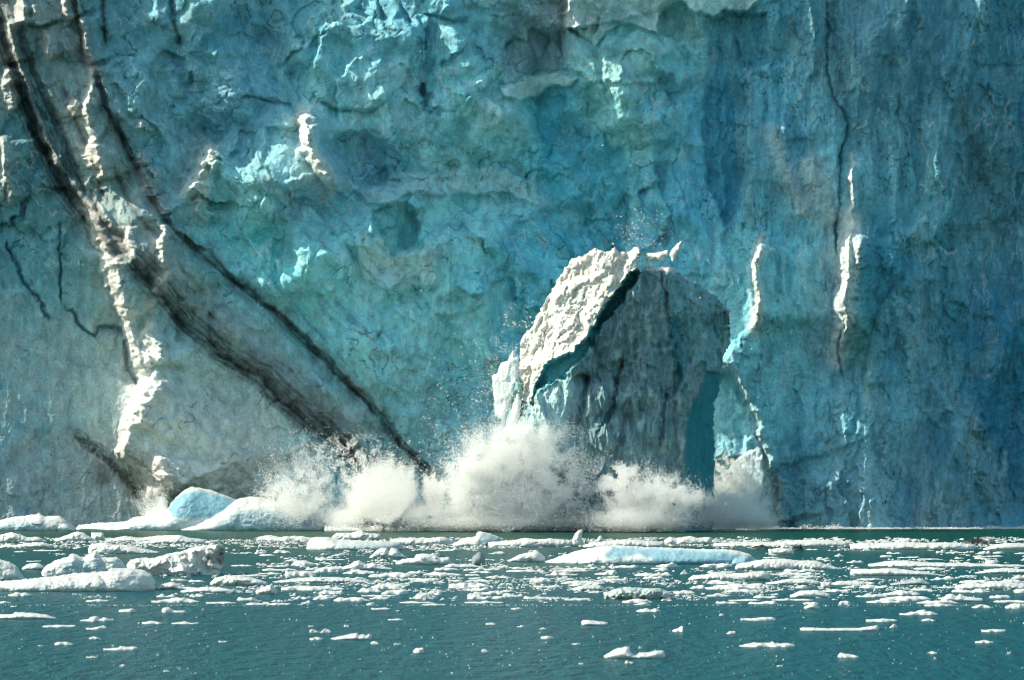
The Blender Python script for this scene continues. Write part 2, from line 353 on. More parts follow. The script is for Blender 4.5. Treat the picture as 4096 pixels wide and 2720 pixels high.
    B2 = [(250, -120), (290, 0), (340, 200), (440, 450), (530, 640), (640, 850), (770, 990), (930, 1120), (1090, 1240), (1250, 1390), (1400, 1540), (1500, 1650), (1620, 1790), (1760, 1930)]
    off = lambda P, a, b: [(x + a, y + b) for x, y in P]
    crack(off(B1, -10, 10), 1.6, 20, .02); crack(off(B1, 38, -16), .7, 10, .02); crack(off(B1, 75, -30), .5, 8, .02); crack(B2, 1.3, 16, .02)
    step(off(B2, 14, -10), .9, 130, 10, .03); step(off(B1, 16, -10), .8, 130, 10, .03)
    def strands(P, lines, wash, wcol, seed):
        """debris layers: many thin dark grit lines that wander, thicken and fade along the layer, over a faint wash"""
        m = near(P, 260); s, sg, t = poly_sd(P, U[m] * .6 + wu[m] * .4, V[m] * .6 + wv[m] * .4); s = s * sg * (1 + .35 * (1 - t)); T_ = t * 30
        grit = fbm(X[m] * 1.8, Z[m] * 1.8, 3, seed + 50); k = wash * np.exp(-np.abs(s / 60) ** 1.8) * (.5 + .5 * sst(-.3, .3, fbm(T_ * .6, s / 40, 4, seed)))
        ice[m] = mixc(ice[m], wcol, np.clip(k, 0, 1))
        for i, (o_, w_, am) in enumerate(lines):
            q = s - o_ - 9 * fbm(T_ * .55, T_ * 0 + i * 7.7, 3, seed + i); ww = w_ * .8 * (.55 + .9 * sst(-.4, .4, fbm(T_ * .8, T_ * 0 + i * 3.1, 3, seed + 20 + i)))
            kk = am * np.exp(-np.abs(q / ww) ** 2.2) * sst(-.55, .1, fbm(T_ * 1.1, T_ * 0 + i, 3, seed + 40 + i)) * (.75 + .25 * sst(-.2, .2, grit))
            pl = .55 * am * np.exp(-np.abs((q - 1.9 * w_) / (.6 * w_)) ** 2) * sst(-.3, .3, fbm(T_ * 1.3, T_ * 0 + i * 5.1, 3, seed + 70 + i)); ice[m] = mixc(ice[m], grey, np.clip(pl, 0, 1)); d[m] += .15 * pl
            ice[m] = mixc(ice[m], dirt * .7, np.clip(kk * .93, 0, 1)); d[m] -= .45 * kk
    strands(B1, [(-66, 5, .4), (-44, 8, .75), (-24, 14, .95), (-6, 7, .85), (10, 6, .85), (24, 5, .8), (42, 5, .7), (62, 4, .4), (84, 8, .25)], .6, dirt * 1.6, 501)
    tint([(480, 800), (700, 1010), (1000, 1300), (1300, 1570), (1640, 1880), (1480, 1900), (1150, 1600), (900, 1420), (640, 1150), (440, 960)], grey * .38, .6, 60, .5, 57)
    strands(B2, [(-26, 5, .35), (-8, 6, .7), (2, 10, .92), (14, 5, .6), (-44, 10, .25)], .6, dirt * 1.6, 502)
    stain([(1030, 1480), (1200, 1600), (1330, 1720), (1460, 1840), (1560, 1960)], dirt * .8, 24, .8, .1, 2, 8)
    stain([(880, 1420), (1020, 1540), (1130, 1640), (1260, 1740)], dirt, 14, .8, .1, 0, 9)
    L1 = [(-40, 40), (15, 130), (45, 260), (110, 430), (180, 590), (300, 780), (420, 930)]
    L2 = [(30, -60), (70, 90), (100, 200), (160, 330), (220, 450), (300, 680), (400, 860), (520, 1010)]
    for k_, Q in enumerate((L1, L2)):
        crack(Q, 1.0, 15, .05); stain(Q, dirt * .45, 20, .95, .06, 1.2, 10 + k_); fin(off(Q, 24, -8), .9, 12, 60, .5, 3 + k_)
    for k_, Q in enumerate([[(412, -80), (418, 60), (428, 200)], [(684, -80), (695, 40), (712, 130), (732, 195)], [(240, 300), (330, 560), (400, 750), (470, 860)], [(440, 640), (500, 770), (580, 900), (640, 960)]]):
        crack(Q, .6, 9); stain(Q, dirt * .6, 11, .9, .15, 0, 14 + k_)
    for k_, (Q, wd, am) in enumerate([([(930, 560), (1050, 690), (1160, 830), (1300, 1000), (1420, 1150)], 36, .45), ([(1040, -40), (1060, 120), (1085, 330)], 14, .4), ([(1095, 60), (1130, 200), (1170, 330)], 14, .4),
            ([(1330, 1190), (1400, 1270), (1480, 1340)], 14, .5), ([(1820, 830), (1870, 930), (1920, 1000), (1950, 1080)], 24, .6), ([(1690, 430), (1740, 560), (1830, 700)], 26, .35), ([(1540, 1350), (1640, 1440), (1720, 1560), (1820, 1720)], 30, .35),
            ([(2500, 820), (2510, 900), (2490, 980)], 20, .85), ([(300, 740), (350, 850), (440, 1000)], 40, .35), ([(2240, 0), (2235, 160), (2240, 290)], 14, .7), ([(2110, 40), (2130, 200), (2120, 300)], 26, .55), ([(2040, 0), (2060, 120), (2050, 300)], 24, .5), ([(2180, 20), (2195, 180), (2190, 270)], 18, .5),
            ([(3640, 30), (3670, 80), (3680, 140)], 26, .6), ([(3830, 320), (3850, 420), (3880, 560), (3920, 700), (3900, 800)], 46, .65), ([(3520, 540), (3530, 620), (3500, 700)], 26, .4), ([(3420, 460), (3430, 520)], 14, .5), ([(3810, 880), (3830, 1000)], 30, .4), ([(3760, 1560), (3700, 1620)], 20, .35)]):
        stain(Q, brown * .45, wd, am, .2, 1.0, 20 + k_)
    # brown-black dirty layer near the foot on the left
    strands([(310, 1745), (350, 1790), (425, 1830), (480, 1890), (530, 1950), (570, 2010), (600, 2070)], [(-14, 5, .6), (-4, 8, .95), (8, 6, .8), (20, 5, .6), (34, 5, .4)], .3, brown * .6, 503); crack([(310, 1745), (425, 1830), (500, 1900), (570, 2010)], .8, 9)
    stain([(400, 1840), (420, 1950)], brown * .6, 40, .6, .25, 0, 51)
    strands([(490, 1795), (560, 1850), (600, 1890), (650, 1950), (700, 1990), (740, 2040)], [(-10, 4, .6), (0, 8, .95), (10, 6, .8), (24, 6, .6), (40, 5, .5), (58, 5, .4)], .3, brown * .6, 504); crack([(500, 1805), (600, 1885), (690, 1980)], .9, 9)
    tint([(430, 1810), (520, 1890), (640, 1950), (640, 2050), (560, 1990), (470, 1930)], brown * .55, .6, 25, .5, 53)

    tint([(120, 0), (260, 0), (330, 300), (470, 560), (620, 860), (740, 1010), (560, 1010), (380, 800), (200, 400)], lin((160, 168, 160)), .4, 40, .6, 58); tint([(640, 960), (900, 1180), (1200, 1420), (1500, 1720), (1400, 1760), (1050, 1440), (760, 1240)], lin((160, 168, 162)), .35, 40, .6, 59)
    # left: recessed lower plate and the lit edge of the slab that stands in front of it
    for Q in ([(20, 960), (55, 1050), (105, 1140), (165, 1240), (225, 1285)], [(240, 1230), (290, 1240), (320, 1300), (375, 1345), (400, 1310), (470, 1305), (495, 1345)], [(490, 1340), (510, 1420), (530, 1490), (570, 1545)], [(235, 880), (230, 1060), (245, 1230)]):
        crack(Q, .9, 6, .1); tint_m = near(Q, 60); s, sg, t = poly_sd(Q, wu[tint_m], wv[tint_m]); ice[tint_m] = mixc(ice[tint_m], deep * .7, .6 * np.exp(-(s / 8) ** 2) * ends(t))
    edge = [(330, 740), (372, 850), (415, 950), (432, 1010), (462, 1120), (492, 1230), (515, 1300), (545, 1400), (585, 1490), (612, 1525), (575, 1590), (540, 1660), (508, 1730), (500, 1800), (540, 1840), (600, 1890), (640, 1960), (665, 2040), (690, 2140)]
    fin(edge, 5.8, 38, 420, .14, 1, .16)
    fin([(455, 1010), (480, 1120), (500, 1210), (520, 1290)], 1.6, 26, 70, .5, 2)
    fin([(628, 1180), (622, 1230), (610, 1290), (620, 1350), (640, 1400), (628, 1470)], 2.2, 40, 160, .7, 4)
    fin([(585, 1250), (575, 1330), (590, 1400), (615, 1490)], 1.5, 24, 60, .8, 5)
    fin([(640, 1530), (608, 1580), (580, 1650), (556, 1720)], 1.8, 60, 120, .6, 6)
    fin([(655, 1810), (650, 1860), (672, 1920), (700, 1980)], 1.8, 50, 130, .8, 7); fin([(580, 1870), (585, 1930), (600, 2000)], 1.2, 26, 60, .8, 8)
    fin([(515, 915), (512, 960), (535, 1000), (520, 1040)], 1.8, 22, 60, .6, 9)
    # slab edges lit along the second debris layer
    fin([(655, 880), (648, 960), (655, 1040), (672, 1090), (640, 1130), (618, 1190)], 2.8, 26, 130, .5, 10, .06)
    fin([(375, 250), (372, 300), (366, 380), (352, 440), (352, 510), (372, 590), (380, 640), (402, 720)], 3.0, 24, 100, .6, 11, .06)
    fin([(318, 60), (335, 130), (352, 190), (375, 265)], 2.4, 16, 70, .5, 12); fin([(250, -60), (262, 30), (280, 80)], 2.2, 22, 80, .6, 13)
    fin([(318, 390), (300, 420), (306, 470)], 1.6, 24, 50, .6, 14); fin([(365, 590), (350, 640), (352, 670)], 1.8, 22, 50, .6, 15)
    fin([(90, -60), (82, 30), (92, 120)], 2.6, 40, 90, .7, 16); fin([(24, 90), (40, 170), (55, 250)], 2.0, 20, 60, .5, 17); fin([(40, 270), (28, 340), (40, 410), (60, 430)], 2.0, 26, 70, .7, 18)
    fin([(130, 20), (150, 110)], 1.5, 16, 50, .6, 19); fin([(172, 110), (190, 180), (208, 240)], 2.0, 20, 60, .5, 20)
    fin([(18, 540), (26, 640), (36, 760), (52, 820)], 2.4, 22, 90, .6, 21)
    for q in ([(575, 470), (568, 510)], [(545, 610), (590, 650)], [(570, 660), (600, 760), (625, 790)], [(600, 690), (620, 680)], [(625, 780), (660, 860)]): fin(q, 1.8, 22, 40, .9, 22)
    # three sunlit spikes in the middle
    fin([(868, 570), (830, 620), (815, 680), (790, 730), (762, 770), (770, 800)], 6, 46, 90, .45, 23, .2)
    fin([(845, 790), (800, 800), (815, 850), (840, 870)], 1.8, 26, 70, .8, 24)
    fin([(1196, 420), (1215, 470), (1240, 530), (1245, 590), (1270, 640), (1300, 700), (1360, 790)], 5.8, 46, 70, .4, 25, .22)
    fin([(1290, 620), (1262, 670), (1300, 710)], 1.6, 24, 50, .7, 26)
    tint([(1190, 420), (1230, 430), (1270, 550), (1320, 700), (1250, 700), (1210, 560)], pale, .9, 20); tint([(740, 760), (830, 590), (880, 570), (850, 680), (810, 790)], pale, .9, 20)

    # ledges, plates and hollows of the middle
    step([(1660, 60), (1680, 150), (1640, 260), (1700, 330)], -1.3, 120); crack([(1280, 398), (1350, 430), (1450, 455), (1510, 430), (1560, 408)], 1.2, 10)
    block([(1270, 180), (1360, 60), (1620, 90), (1680, 220), (1600, 380), (1450, 445), (1290, 400), (1210, 370)], 1.4, 10)
    for q in ([(1510, -60), (1525, 60), (1560, 120), (1600, 150)], [(1585, -40), (1610, 60), (1640, 110)], [(1680, 50), (1780, 85), (1890, 80)], [(1690, 110), (1715, 190)], [(1690, 330), (1700, 440), (1770, 460)], [(950, 380), (1090, 400), (1160, 420)]):
        crack(q, .9, 9); m_ = near(q, 60); s, sg, t = poly_sd(q, wu[m_], wv[m_]); ice[m_] = mixc(ice[m_], deep * .8, .6 * np.exp(-(s / 13) ** 2) * ends(t))
    block([(1430, 760), (1500, 740), (1600, 700), (1740, 690), (1850, 660), (2000, 680), (2150, 720), (2160, 830), (2100, 790), (2000, 770), (1850, 780), (1720, 775), (1600, 800), (1480, 810)], 1.8, 10)
    tint([(1430, 770), (1600, 690), (1740, 690), (1850, 660), (2000, 690), (2160, 740), (2150, 800), (2000, 770), (1850, 775), (1500, 800)], np.array((.42, .62, .62)), .5, 24, .5, 1)
    block([(1490, 850), (1540, 815), (1640, 815), (1680, 900), (1650, 980), (1570, 1000), (1500, 930)], -2.6, 12); tint([(1490, 850), (1540, 815), (1640, 815), (1680, 900), (1650, 980), (1570, 1000), (1500, 930)], lin((60, 130, 135)) * 1.5, .7, 26)
    block([(1440, 950), (1560, 1010), (1650, 1000), (1760, 970), (1745, 1120), (1700, 1170), (1560, 1200), (1450, 1100)], 1.6, 9); tint([(1440, 950), (1560, 1010), (1650, 1000), (1760, 970), (1740, 1120), (1600, 1160), (1450, 1100)], pale * .8, .5, 40, .5, 2)
    crack([(1580, 1205), (1640, 1165), (1745, 1160)], 1.6, 12); crack([(1500, 1350), (1560, 1300)], .8, 9)
    step([(1125, 1150), (1130, 1040), (1122, 960), (1108, 850), (1150, 810)], -1.6, 60); tint([(1110, 850), (1150, 850), (1200, 950), (1180, 1050), (1130, 1040)], lin((50, 100, 100)), .5, 30)
    step([(1920, 1000), (1960, 1130), (1990, 1250), (2000, 1400)], -1.0, 120)
    for q in ([(1660, 1180), (1700, 1300), (1690, 1420)], [(1790, 1120), (1780, 1250), (1820, 1380)], [(1560, 1240), (1600, 1330), (1560, 1420)]): step(q, .9, 90)
    block([(1480, 1240), (1660, 1220), (1730, 1300), (1700, 1430), (1560, 1420)], 1.2, 10)

    step([(1353, -40), (1266, 165), (1232, 304), (1206, 390)][::-1], -1.3, 110); step([(1700, 52), (1691, 113), (1722, 173), (1704, 225), (1674, 286), (1687, 416), (1726, 451), (1769, 455)][::-1], 1.4, 90)
    block([(1300, 560), (1400, 530), (1560, 560), (1610, 640), (1530, 740), (1400, 740), (1310, 680)], -1.8, 12); tint([(1300, 560), (1400, 530), (1560, 560), (1610, 640), (1530, 740), (1400, 740), (1310, 680)], lin((62, 114, 132)) * 1.5, .4, 30)
    block([(1075, 520), (1180, 500), (1230, 600), (1240, 690), (1120, 720), (1040, 640)], -1.8, 12)
    for k_, q in enumerate(([(1270, 900), (1420, 1000), (1540, 1160), (1640, 1330)], [(930, 1010), (1060, 1090), (1180, 1220), (1330, 1400), (1480, 1560)], [(1240, 1180), (1390, 1330), (1500, 1500), (1650, 1640)], [(1750, 1240), (1740, 1400), (1790, 1560), (1880, 1700)], [(1890, 1150), (1930, 1300), (1940, 1460)], [(2080, 980), (2060, 1150), (2100, 1320)], [(2560, 620), (2600, 760), (2590, 900)], [(2720, 560), (2700, 700), (2760, 860)], [(2800, 900), (2790, 1060), (2860, 1180)])):
        step(q, (.9, -.8, .8, -.9, 1.0, .9, .7, -.7, .8)[k_], 100, 6)
    # upper right: overhanging cornice, streaked panel with pale lip, deep hollow under them
    cornice = [(2255, -300), (2262, 30), (2295, 112), (2390, 188), (2425, 130), (2500, 78), (2590, 130), (2640, 140), (2645, 60), (2700, 12), (2780, 28), (2870, 62), (2900, 40), (2960, 52), (3010, 20), (3060, -40), (3080, -300)]
    block(cornice, 2.2, 7); tint(cornice, np.array((.48, .74, .72)), .9, 7, .35, 3)
    block([(2270, 120), (2400, 190), (2430, 140), (2560, 130), (2680, 200), (2620, 330), (2420, 330), (2420, 380), (2330, 300), (2250, 260)], 1.8, 10)
    tint([(2300, 130), (2400, 195), (2560, 140), (2640, 200), (2560, 330), (2440, 340), (2330, 280)], lin((112, 155, 150)) * 1.2, .6, 40, .4, 4)
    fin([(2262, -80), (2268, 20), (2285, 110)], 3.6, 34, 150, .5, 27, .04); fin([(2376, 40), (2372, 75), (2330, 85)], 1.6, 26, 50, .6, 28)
    block([(2650, 20), (2700, 30), (2790, 40), (2800, 150), (2760, 240), (2740, 260), (2690, 130), (2650, 140)], -1.5, 16); tint([(2655, 20), (2800, 45), (2800, 150), (2770, 200), (2740, 120), (2660, 140)], brown * .7, .4, 20, .5, 5)
    block([(1980, -300), (2240, -300), (2240, 280), (2180, 285), (2060, 330), (1985, 330)], 1.6, 14); tint([(1990, -60), (2240, -60), (2236, 280), (2060, 330), (1990, 320)], lin((86, 108, 114)) * 1.6, .42, 26, .35, 6)
    lip = [(2000, 345), (2060, 335), (2170, 290), (2240, 285), (2300, 310), (2250, 350), (2190, 350), (2140, 395), (2040, 390)]
    block(lip, 2.4, 10); tint(lip, np.array((.48, .76, .72)), .9, 10, .25, 7)
    tint([(2130, 400), (2240, 345), (2330, 480), (2420, 520), (2520, 640), (2510, 960), (2330, 1060), (2200, 1000), (2180, 700), (2130, 560)], lin((40, 130, 148)) * 1.5, .6, 50, .45, 8)
    plate = [(2270, 250), (2345, 430), (2370, 480), (2480, 540), (2545, 600), (2528, 700), (2512, 850), (2500, 1000), (2490, 1100), (2900, 1100), (2900, 300), (2600, 260), (2420, 330)]
    block(plate, 1.0, 14); block([(2420, 380), (2480, 330), (2600, 300), (2700, 420), (2680, 560), (2540, 590), (2440, 480)], 1.2, 10)
    tint([(2640, 300), (2700, 330), (2720, 350), (2700, 410), (2650, 400)], deep, .6, 24)
    # right: blue recess and tall upright plates
    strip = [(2850, 80), (2960, 40), (3060, 60), (3060, 250), (2990, 300), (2985, 470), (3000, 600), (2990, 740), (2900, 900), (2830, 760), (2810, 500)]
    block(strip, -2.4, 12); tint(strip, lin((28, 118, 146)) * 1.35, .45, 40, .35, 9)
    step([(2958, 270), (2970, 350), (3000, 470), (3005, 650), (3008, 760)], 1.6, 110, 12)
    block([(2972, 680), (3020, 680), (3024, 820), (3000, 910), (2966, 880)], 1.0, 8); tint([(2972, 680), (3020, 680), (3024, 820), (3000, 910), (2966, 880)], lin((105, 155, 165)) * 1.2, .6, 14)
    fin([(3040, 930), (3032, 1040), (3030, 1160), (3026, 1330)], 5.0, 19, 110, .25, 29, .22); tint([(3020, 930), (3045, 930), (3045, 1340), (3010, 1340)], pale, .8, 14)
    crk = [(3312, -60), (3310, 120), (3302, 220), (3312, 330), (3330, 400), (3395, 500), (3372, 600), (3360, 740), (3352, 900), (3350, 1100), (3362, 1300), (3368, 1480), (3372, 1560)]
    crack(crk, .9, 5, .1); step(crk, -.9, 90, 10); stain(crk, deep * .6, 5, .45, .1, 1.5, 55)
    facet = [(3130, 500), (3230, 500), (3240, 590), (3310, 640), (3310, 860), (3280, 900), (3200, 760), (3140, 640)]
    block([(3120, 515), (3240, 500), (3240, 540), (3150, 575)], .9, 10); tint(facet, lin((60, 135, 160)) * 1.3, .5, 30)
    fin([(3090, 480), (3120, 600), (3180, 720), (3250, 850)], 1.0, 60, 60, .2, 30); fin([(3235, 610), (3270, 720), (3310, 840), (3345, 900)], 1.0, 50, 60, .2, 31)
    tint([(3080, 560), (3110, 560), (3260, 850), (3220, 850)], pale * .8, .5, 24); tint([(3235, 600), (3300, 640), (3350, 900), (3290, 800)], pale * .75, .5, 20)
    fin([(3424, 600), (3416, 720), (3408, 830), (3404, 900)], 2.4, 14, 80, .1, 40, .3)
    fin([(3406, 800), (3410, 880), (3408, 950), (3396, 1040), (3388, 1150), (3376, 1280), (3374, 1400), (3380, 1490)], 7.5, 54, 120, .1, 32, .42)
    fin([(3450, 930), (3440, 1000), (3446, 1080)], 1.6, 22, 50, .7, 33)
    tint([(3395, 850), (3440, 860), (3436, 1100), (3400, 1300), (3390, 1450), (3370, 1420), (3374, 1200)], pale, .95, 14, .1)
    tint([(3440, 800), (3560, 900), (3600, 1080), (3500, 1250), (3450, 1200)], lin((24, 118, 138)) * 1.35, .6, 50); tint([(3430, 1230), (3520, 1220), (3470, 1350), (3430, 1430)], lin((40, 140, 135)) * 1.4, .5, 30)
    crk2 = [(3640, 1030), (3600, 1120), (3520, 1210), (3480, 1330), (3460, 1440), (3455, 1560)]
    step(crk2, 1.2, 130, 12); stain(crk2, deep * .6, 14, .7, .1, 0, 56)
    # lower right: pale rib running down to the water, blue ice right of it
    rib = [(3610, 960), (3660, 1120), (3700, 1300), (3760, 1480), (3830, 1640), (3920, 1780), (4000, 1900), (4040, 2000), (4030, 2130)]
    step([(x, y) for x, y in rib], -2.6, 420, 40, .06); tint([(3640, 1090), (3680, 1090), (3780, 1480), (3930, 1720), (4030, 1920), (4020, 2060), (3940, 1940), (3840, 1740), (3720, 1450)], lin((130, 170, 172)) * 1.2, .5, 26, .3, 10)
    tint([(3800, 1250), (4300, 900), (4300, 2150), (4060, 2050), (3930, 1720)], lin((22, 100, 128)) * 1.2, .5, 90, .35, 11)
    fin([(3905, 1670), (3890, 1710), (3900, 1740)], 1.0, 14, 40, .4, 34)
    # the arch behind the falling tower
    hole = [(2860, 1490), (2905, 1470), (2950, 1530), (2990, 1620), (3030, 1690), (3040, 1790), (3000, 1830), (2880, 1840), (2820, 1850), (2780, 1700)]
    block(hole, -2.6, 10); mh = near(hole, 20); d[mh] += area(hole, wu[mh], wv[mh], 10) * 6.0 * np.clip((V[mh] - 1480) / 350, 0, 1); tint(hole, np.array((.30, .72, .99)), .98, 14, .25, 12)  # transmitted glow painted as bright cyan; floor ramped to catch sky light
    rim = [(2880, 1428), (2915, 1455), (2955, 1500), (2985, 1570), (3010, 1620), (3035, 1670), (3045, 1760), (3060, 1830), (3085, 1900)]
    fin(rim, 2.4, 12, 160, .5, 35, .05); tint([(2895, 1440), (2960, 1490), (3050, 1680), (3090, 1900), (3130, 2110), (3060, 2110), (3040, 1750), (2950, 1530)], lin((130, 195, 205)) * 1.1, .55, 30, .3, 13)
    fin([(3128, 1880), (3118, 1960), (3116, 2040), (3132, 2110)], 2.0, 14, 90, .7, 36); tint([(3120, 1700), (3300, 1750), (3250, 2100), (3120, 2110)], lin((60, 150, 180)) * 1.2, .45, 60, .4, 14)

    # --- place the sheet (leaning back a little), then a plateau on top
    lean = math.tan(math.radians(6)); zz = (2115 - V) * .0402
    Yc = Y0 + zz * lean - d
    P = np.stack([(U - CU) / F * Yc, Yc, H + (HZ - V) / F * Yc], -1)
    cols = np.clip(ice * np.array([1.15, 1.0, .98]) * (1.12 + .2 * (mid * sst(100, 500, U)))[..., None], .004, .9)
    top = P[0]; extra = []; ecol = []
    for k in range(6, 0, -1):
        q = top.copy(); q[:, 1] += k * k * 7.0; q[:, 2] += k * 1.6 + 1.2 * fbm(top[:, 0] * .1, np.full(len(top), k * 3.1), 3, 99)
        extra.append(q); ecol.append(np.tile(lin((200, 210, 210)), (nu, 1)))
    P = np.concatenate([np.array(extra), P]); cols = np.concatenate([np.array(ecol), cols])
    o = mesh_obj('glacier', P.reshape(-1, 3), grid_faces(nu, nv + 6)[:, ::-1], M['cliff'], cols.reshape(-1, 3))
    tag(o, 'towering blue and grey glacier ice cliff streaked with black debris bands', 'glacier', kind='structure')
    return o
build_glacier()
# ------------------------------------------------------------------ the fjord
def build_water():
    m, nt, b, N, L = node_mat('fjord_water')
    tc = N('TexCoord'); mp = N('Mapping'); mp.inputs['Scale'].default_value = (1.2, .4, 1); L(tc.outputs['Object'], mp.inputs['Vector'])
    n1 = N('TexNoise'); n1.inputs['Scale'].default_value = .9; n1.inputs['Detail'].default_value = 6; n1.inputs['Roughness'].default_value = .62
    L(mp.outputs[0], n1.inputs['Vector'])
    n2 = N('TexNoise'); n2.inputs['Scale'].default_value = .035; n2.inputs['Detail'].default_value = 3; L(mp.outputs[0], n2.inputs['Vector'])
    # milky melt water: greener towards the ice, bluer in the open
    sx = N('SeparateXYZ'); L(tc.outputs['Object'], sx.inputs[0])
    ad = N('Math'); ad.operation = 'MULTIPLY_ADD'; ad.inputs[1].default_value = 120; L(n2.outputs['Fac'], ad.inputs[0]); L(sx.outputs['Y'], ad.inputs[2])
    mr = N('MapRange'); mr.inputs['From Min'].default_value = 260; mr.inputs['From Max'].default_value = 500; L(ad.outputs[0], mr.inputs['Value'])
    mx = N('Mix'); mx.data_type = 'RGBA'; L(mr.outputs[0], mx.inputs['Factor'])
    mx.inputs['A'].default_value = (*WATER_A, 1); mx.inputs['B'].default_value = (*WATER_B, 1)
    L(mx.outputs['Result'], b.inputs['Base Color'])
    b.inputs['Roughness'].default_value = .22; b.inputs['IOR'].default_value = 1.33; b.inputs['Specular IOR Level'].default_value = .03; b.inputs['Specular Tint'].default_value = (.45, .85, 1, 1)
    bp = N('Bump'); bp.inputs['Distance'].default_value = 2.6; bp.inputs['Strength'].default_value = 1
    L(n1.outputs['Fac'], bp.inputs['Height']); L(bp.outputs[0], b.inputs['Normal'])
    co = [(-4000, -500, 0), (4000, -500, 0), (4000, 3500, 0), (-4000, 3500, 0)]
    o = mesh_obj('water', co, [[0, 1, 2, 3]], m, smooth=False)
    tag(o, 'rippled teal fjord water in front of the glacier', 'water', kind='structure')
WATER_A = (.003, .098, .126); WATER_B = (.006, .072, .05)
build_water()
# ------------------------------------------------------------------ free-standing ice: traced face with its own depth and thickness
def tri_depth(pts, holes_line, u, v):
    """piecewise-linear depth over a triangulation of (u, v, depth) control points"""
    P = [Vector((p[0], p[1])) for p in pts]
    r = delaunay_2d_cdt(P, holes_line, [], 0, .01)
    vv, tris, orig = r[0], r[2], r[3]
    dep = [pts[o[0]][2] if o else 0 for o in orig]
    out = np.full(u.shape, np.nan)
    for t in tris:
        a, b, c = (np.array(vv[i]) for i in t); den = (b[1] - c[1]) * (a[0] - c[0]) + (c[0] - b[0]) * (a[1] - c[1])
        if abs(den) < 1e-9: continue
        x0, x1 = min(a[0], b[0], c[0]), max(a[0], b[0], c[0]); y0, y1 = min(a[1], b[1], c[1]), max(a[1], b[1], c[1])
        m = (u >= x0 - 1) & (u <= x1 + 1) & (v >= y0 - 1) & (v <= y1 + 1) & np.isnan(out)
        if not m.any(): continue
        uu, vw = u[m], v[m]
        la = ((b[1] - c[1]) * (uu - c[0]) + (c[0] - b[0]) * (vw - c[1])) / den
        lb = ((c[1] - a[1]) * (uu - c[0]) + (a[0] - c[0]) * (vw - c[1])) / den; lc = 1 - la - lb
        ok = (la > -1e-3) & (lb > -1e-3) & (lc > -1e-3)
        val = np.where(ok, la * dep[t[0]] + lb * dep[t[1]] + lc * dep[t[2]], np.nan)
        out[m] = val
    return out
def ice_slab(name, outline, Yc, depth_fn, colour_fn, thick, mat, step=3.2, rag=5, seed=0, parent=None):
    """closed solid: front face from depth_fn, back face behind it, walls round the outline"""
    O = np.asarray(outline, float)
    us = np.arange(O[:, 0].min() - 8, O[:, 0].max() + 9, step); vs = np.arange(O[:, 1].min() - 8, O[:, 1].max() + 9, step)
    U, V = np.meshgrid(us, vs)
    ru = U + rag * fbm(U * .04, V * .04, 5, seed + 1, .6); rv = V + rag * fbm(U * .04, V * .04, 5, seed + 2, .6)
    ins = inside(O, ru, rv); dist, _, _ = poly_sd(np.vstack([O, O[:1]]), ru, rv)
    front = depth_fn(U, V, dist)
    rnd = 1 - np.exp(-dist / 14.0)
    front = front - .7 * (1 - rnd) ** 2
    th = thick * (.25 + .75 * (1 - np.exp(-dist / (thick * 6)))) * (1 + .25 * fbm(U * .01, V * .01, 3, seed + 3))
    back = front - th
    q = ins[:-1, :-1] & ins[1:, :-1] & ins[1:, 1:] & ins[:-1, 1:]
    idx = np.arange(U.size).reshape(U.shape)
    def pos(d):
        Y = Yc - d
        return np.stack([(U - CU) / F * Yc * (Y / Yc), Y, H + (HZ - V) / F * Y], -1).reshape(-1, 3)
    co = np.concatenate([pos(front), pos(back)]); n = U.size
    a, b, c, d_ = idx[:-1, :-1][q], idx[1:, :-1][q], idx[1:, 1:][q], idx[:-1, 1:][q]
    fr = np.stack([a, b, c, d_], -1); bk = np.stack([d_, c, b, a], -1) + n
    walls = []
    qp = np.pad(q, 1)
    for (di, dj, e) in ((0, -1, (0, 1)), (1, 0, (1, 2)), (0, 1, (2, 3)), (-1, 0, (3, 0))):
        nb = qp[1 + di:1 + di + q.shape[0], 1 + dj:1 + dj + q.shape[1]]
        m = q & ~nb; cs = [idx[:-1, :-1][m], idx[1:, :-1][m], idx[1:, 1:][m], idx[:-1, 1:][m]]
        p1, p2 = cs[e[0]], cs[e[1]]
        walls.append(np.stack([p2, p1, p1 + n, p2 + n], -1))
    faces = np.concatenate([fr, bk] + walls)
    cl = colour_fn(U, V, dist).reshape(-1, 3); cl = np.concatenate([cl, cl])
    used = np.unique(faces); mp = np.zeros(2 * n, np.int64); mp[used] = np.arange(len(used))
    return mesh_obj(name, co[used], mp[faces], mat, np.clip(cl[used], .004, .93), parent)

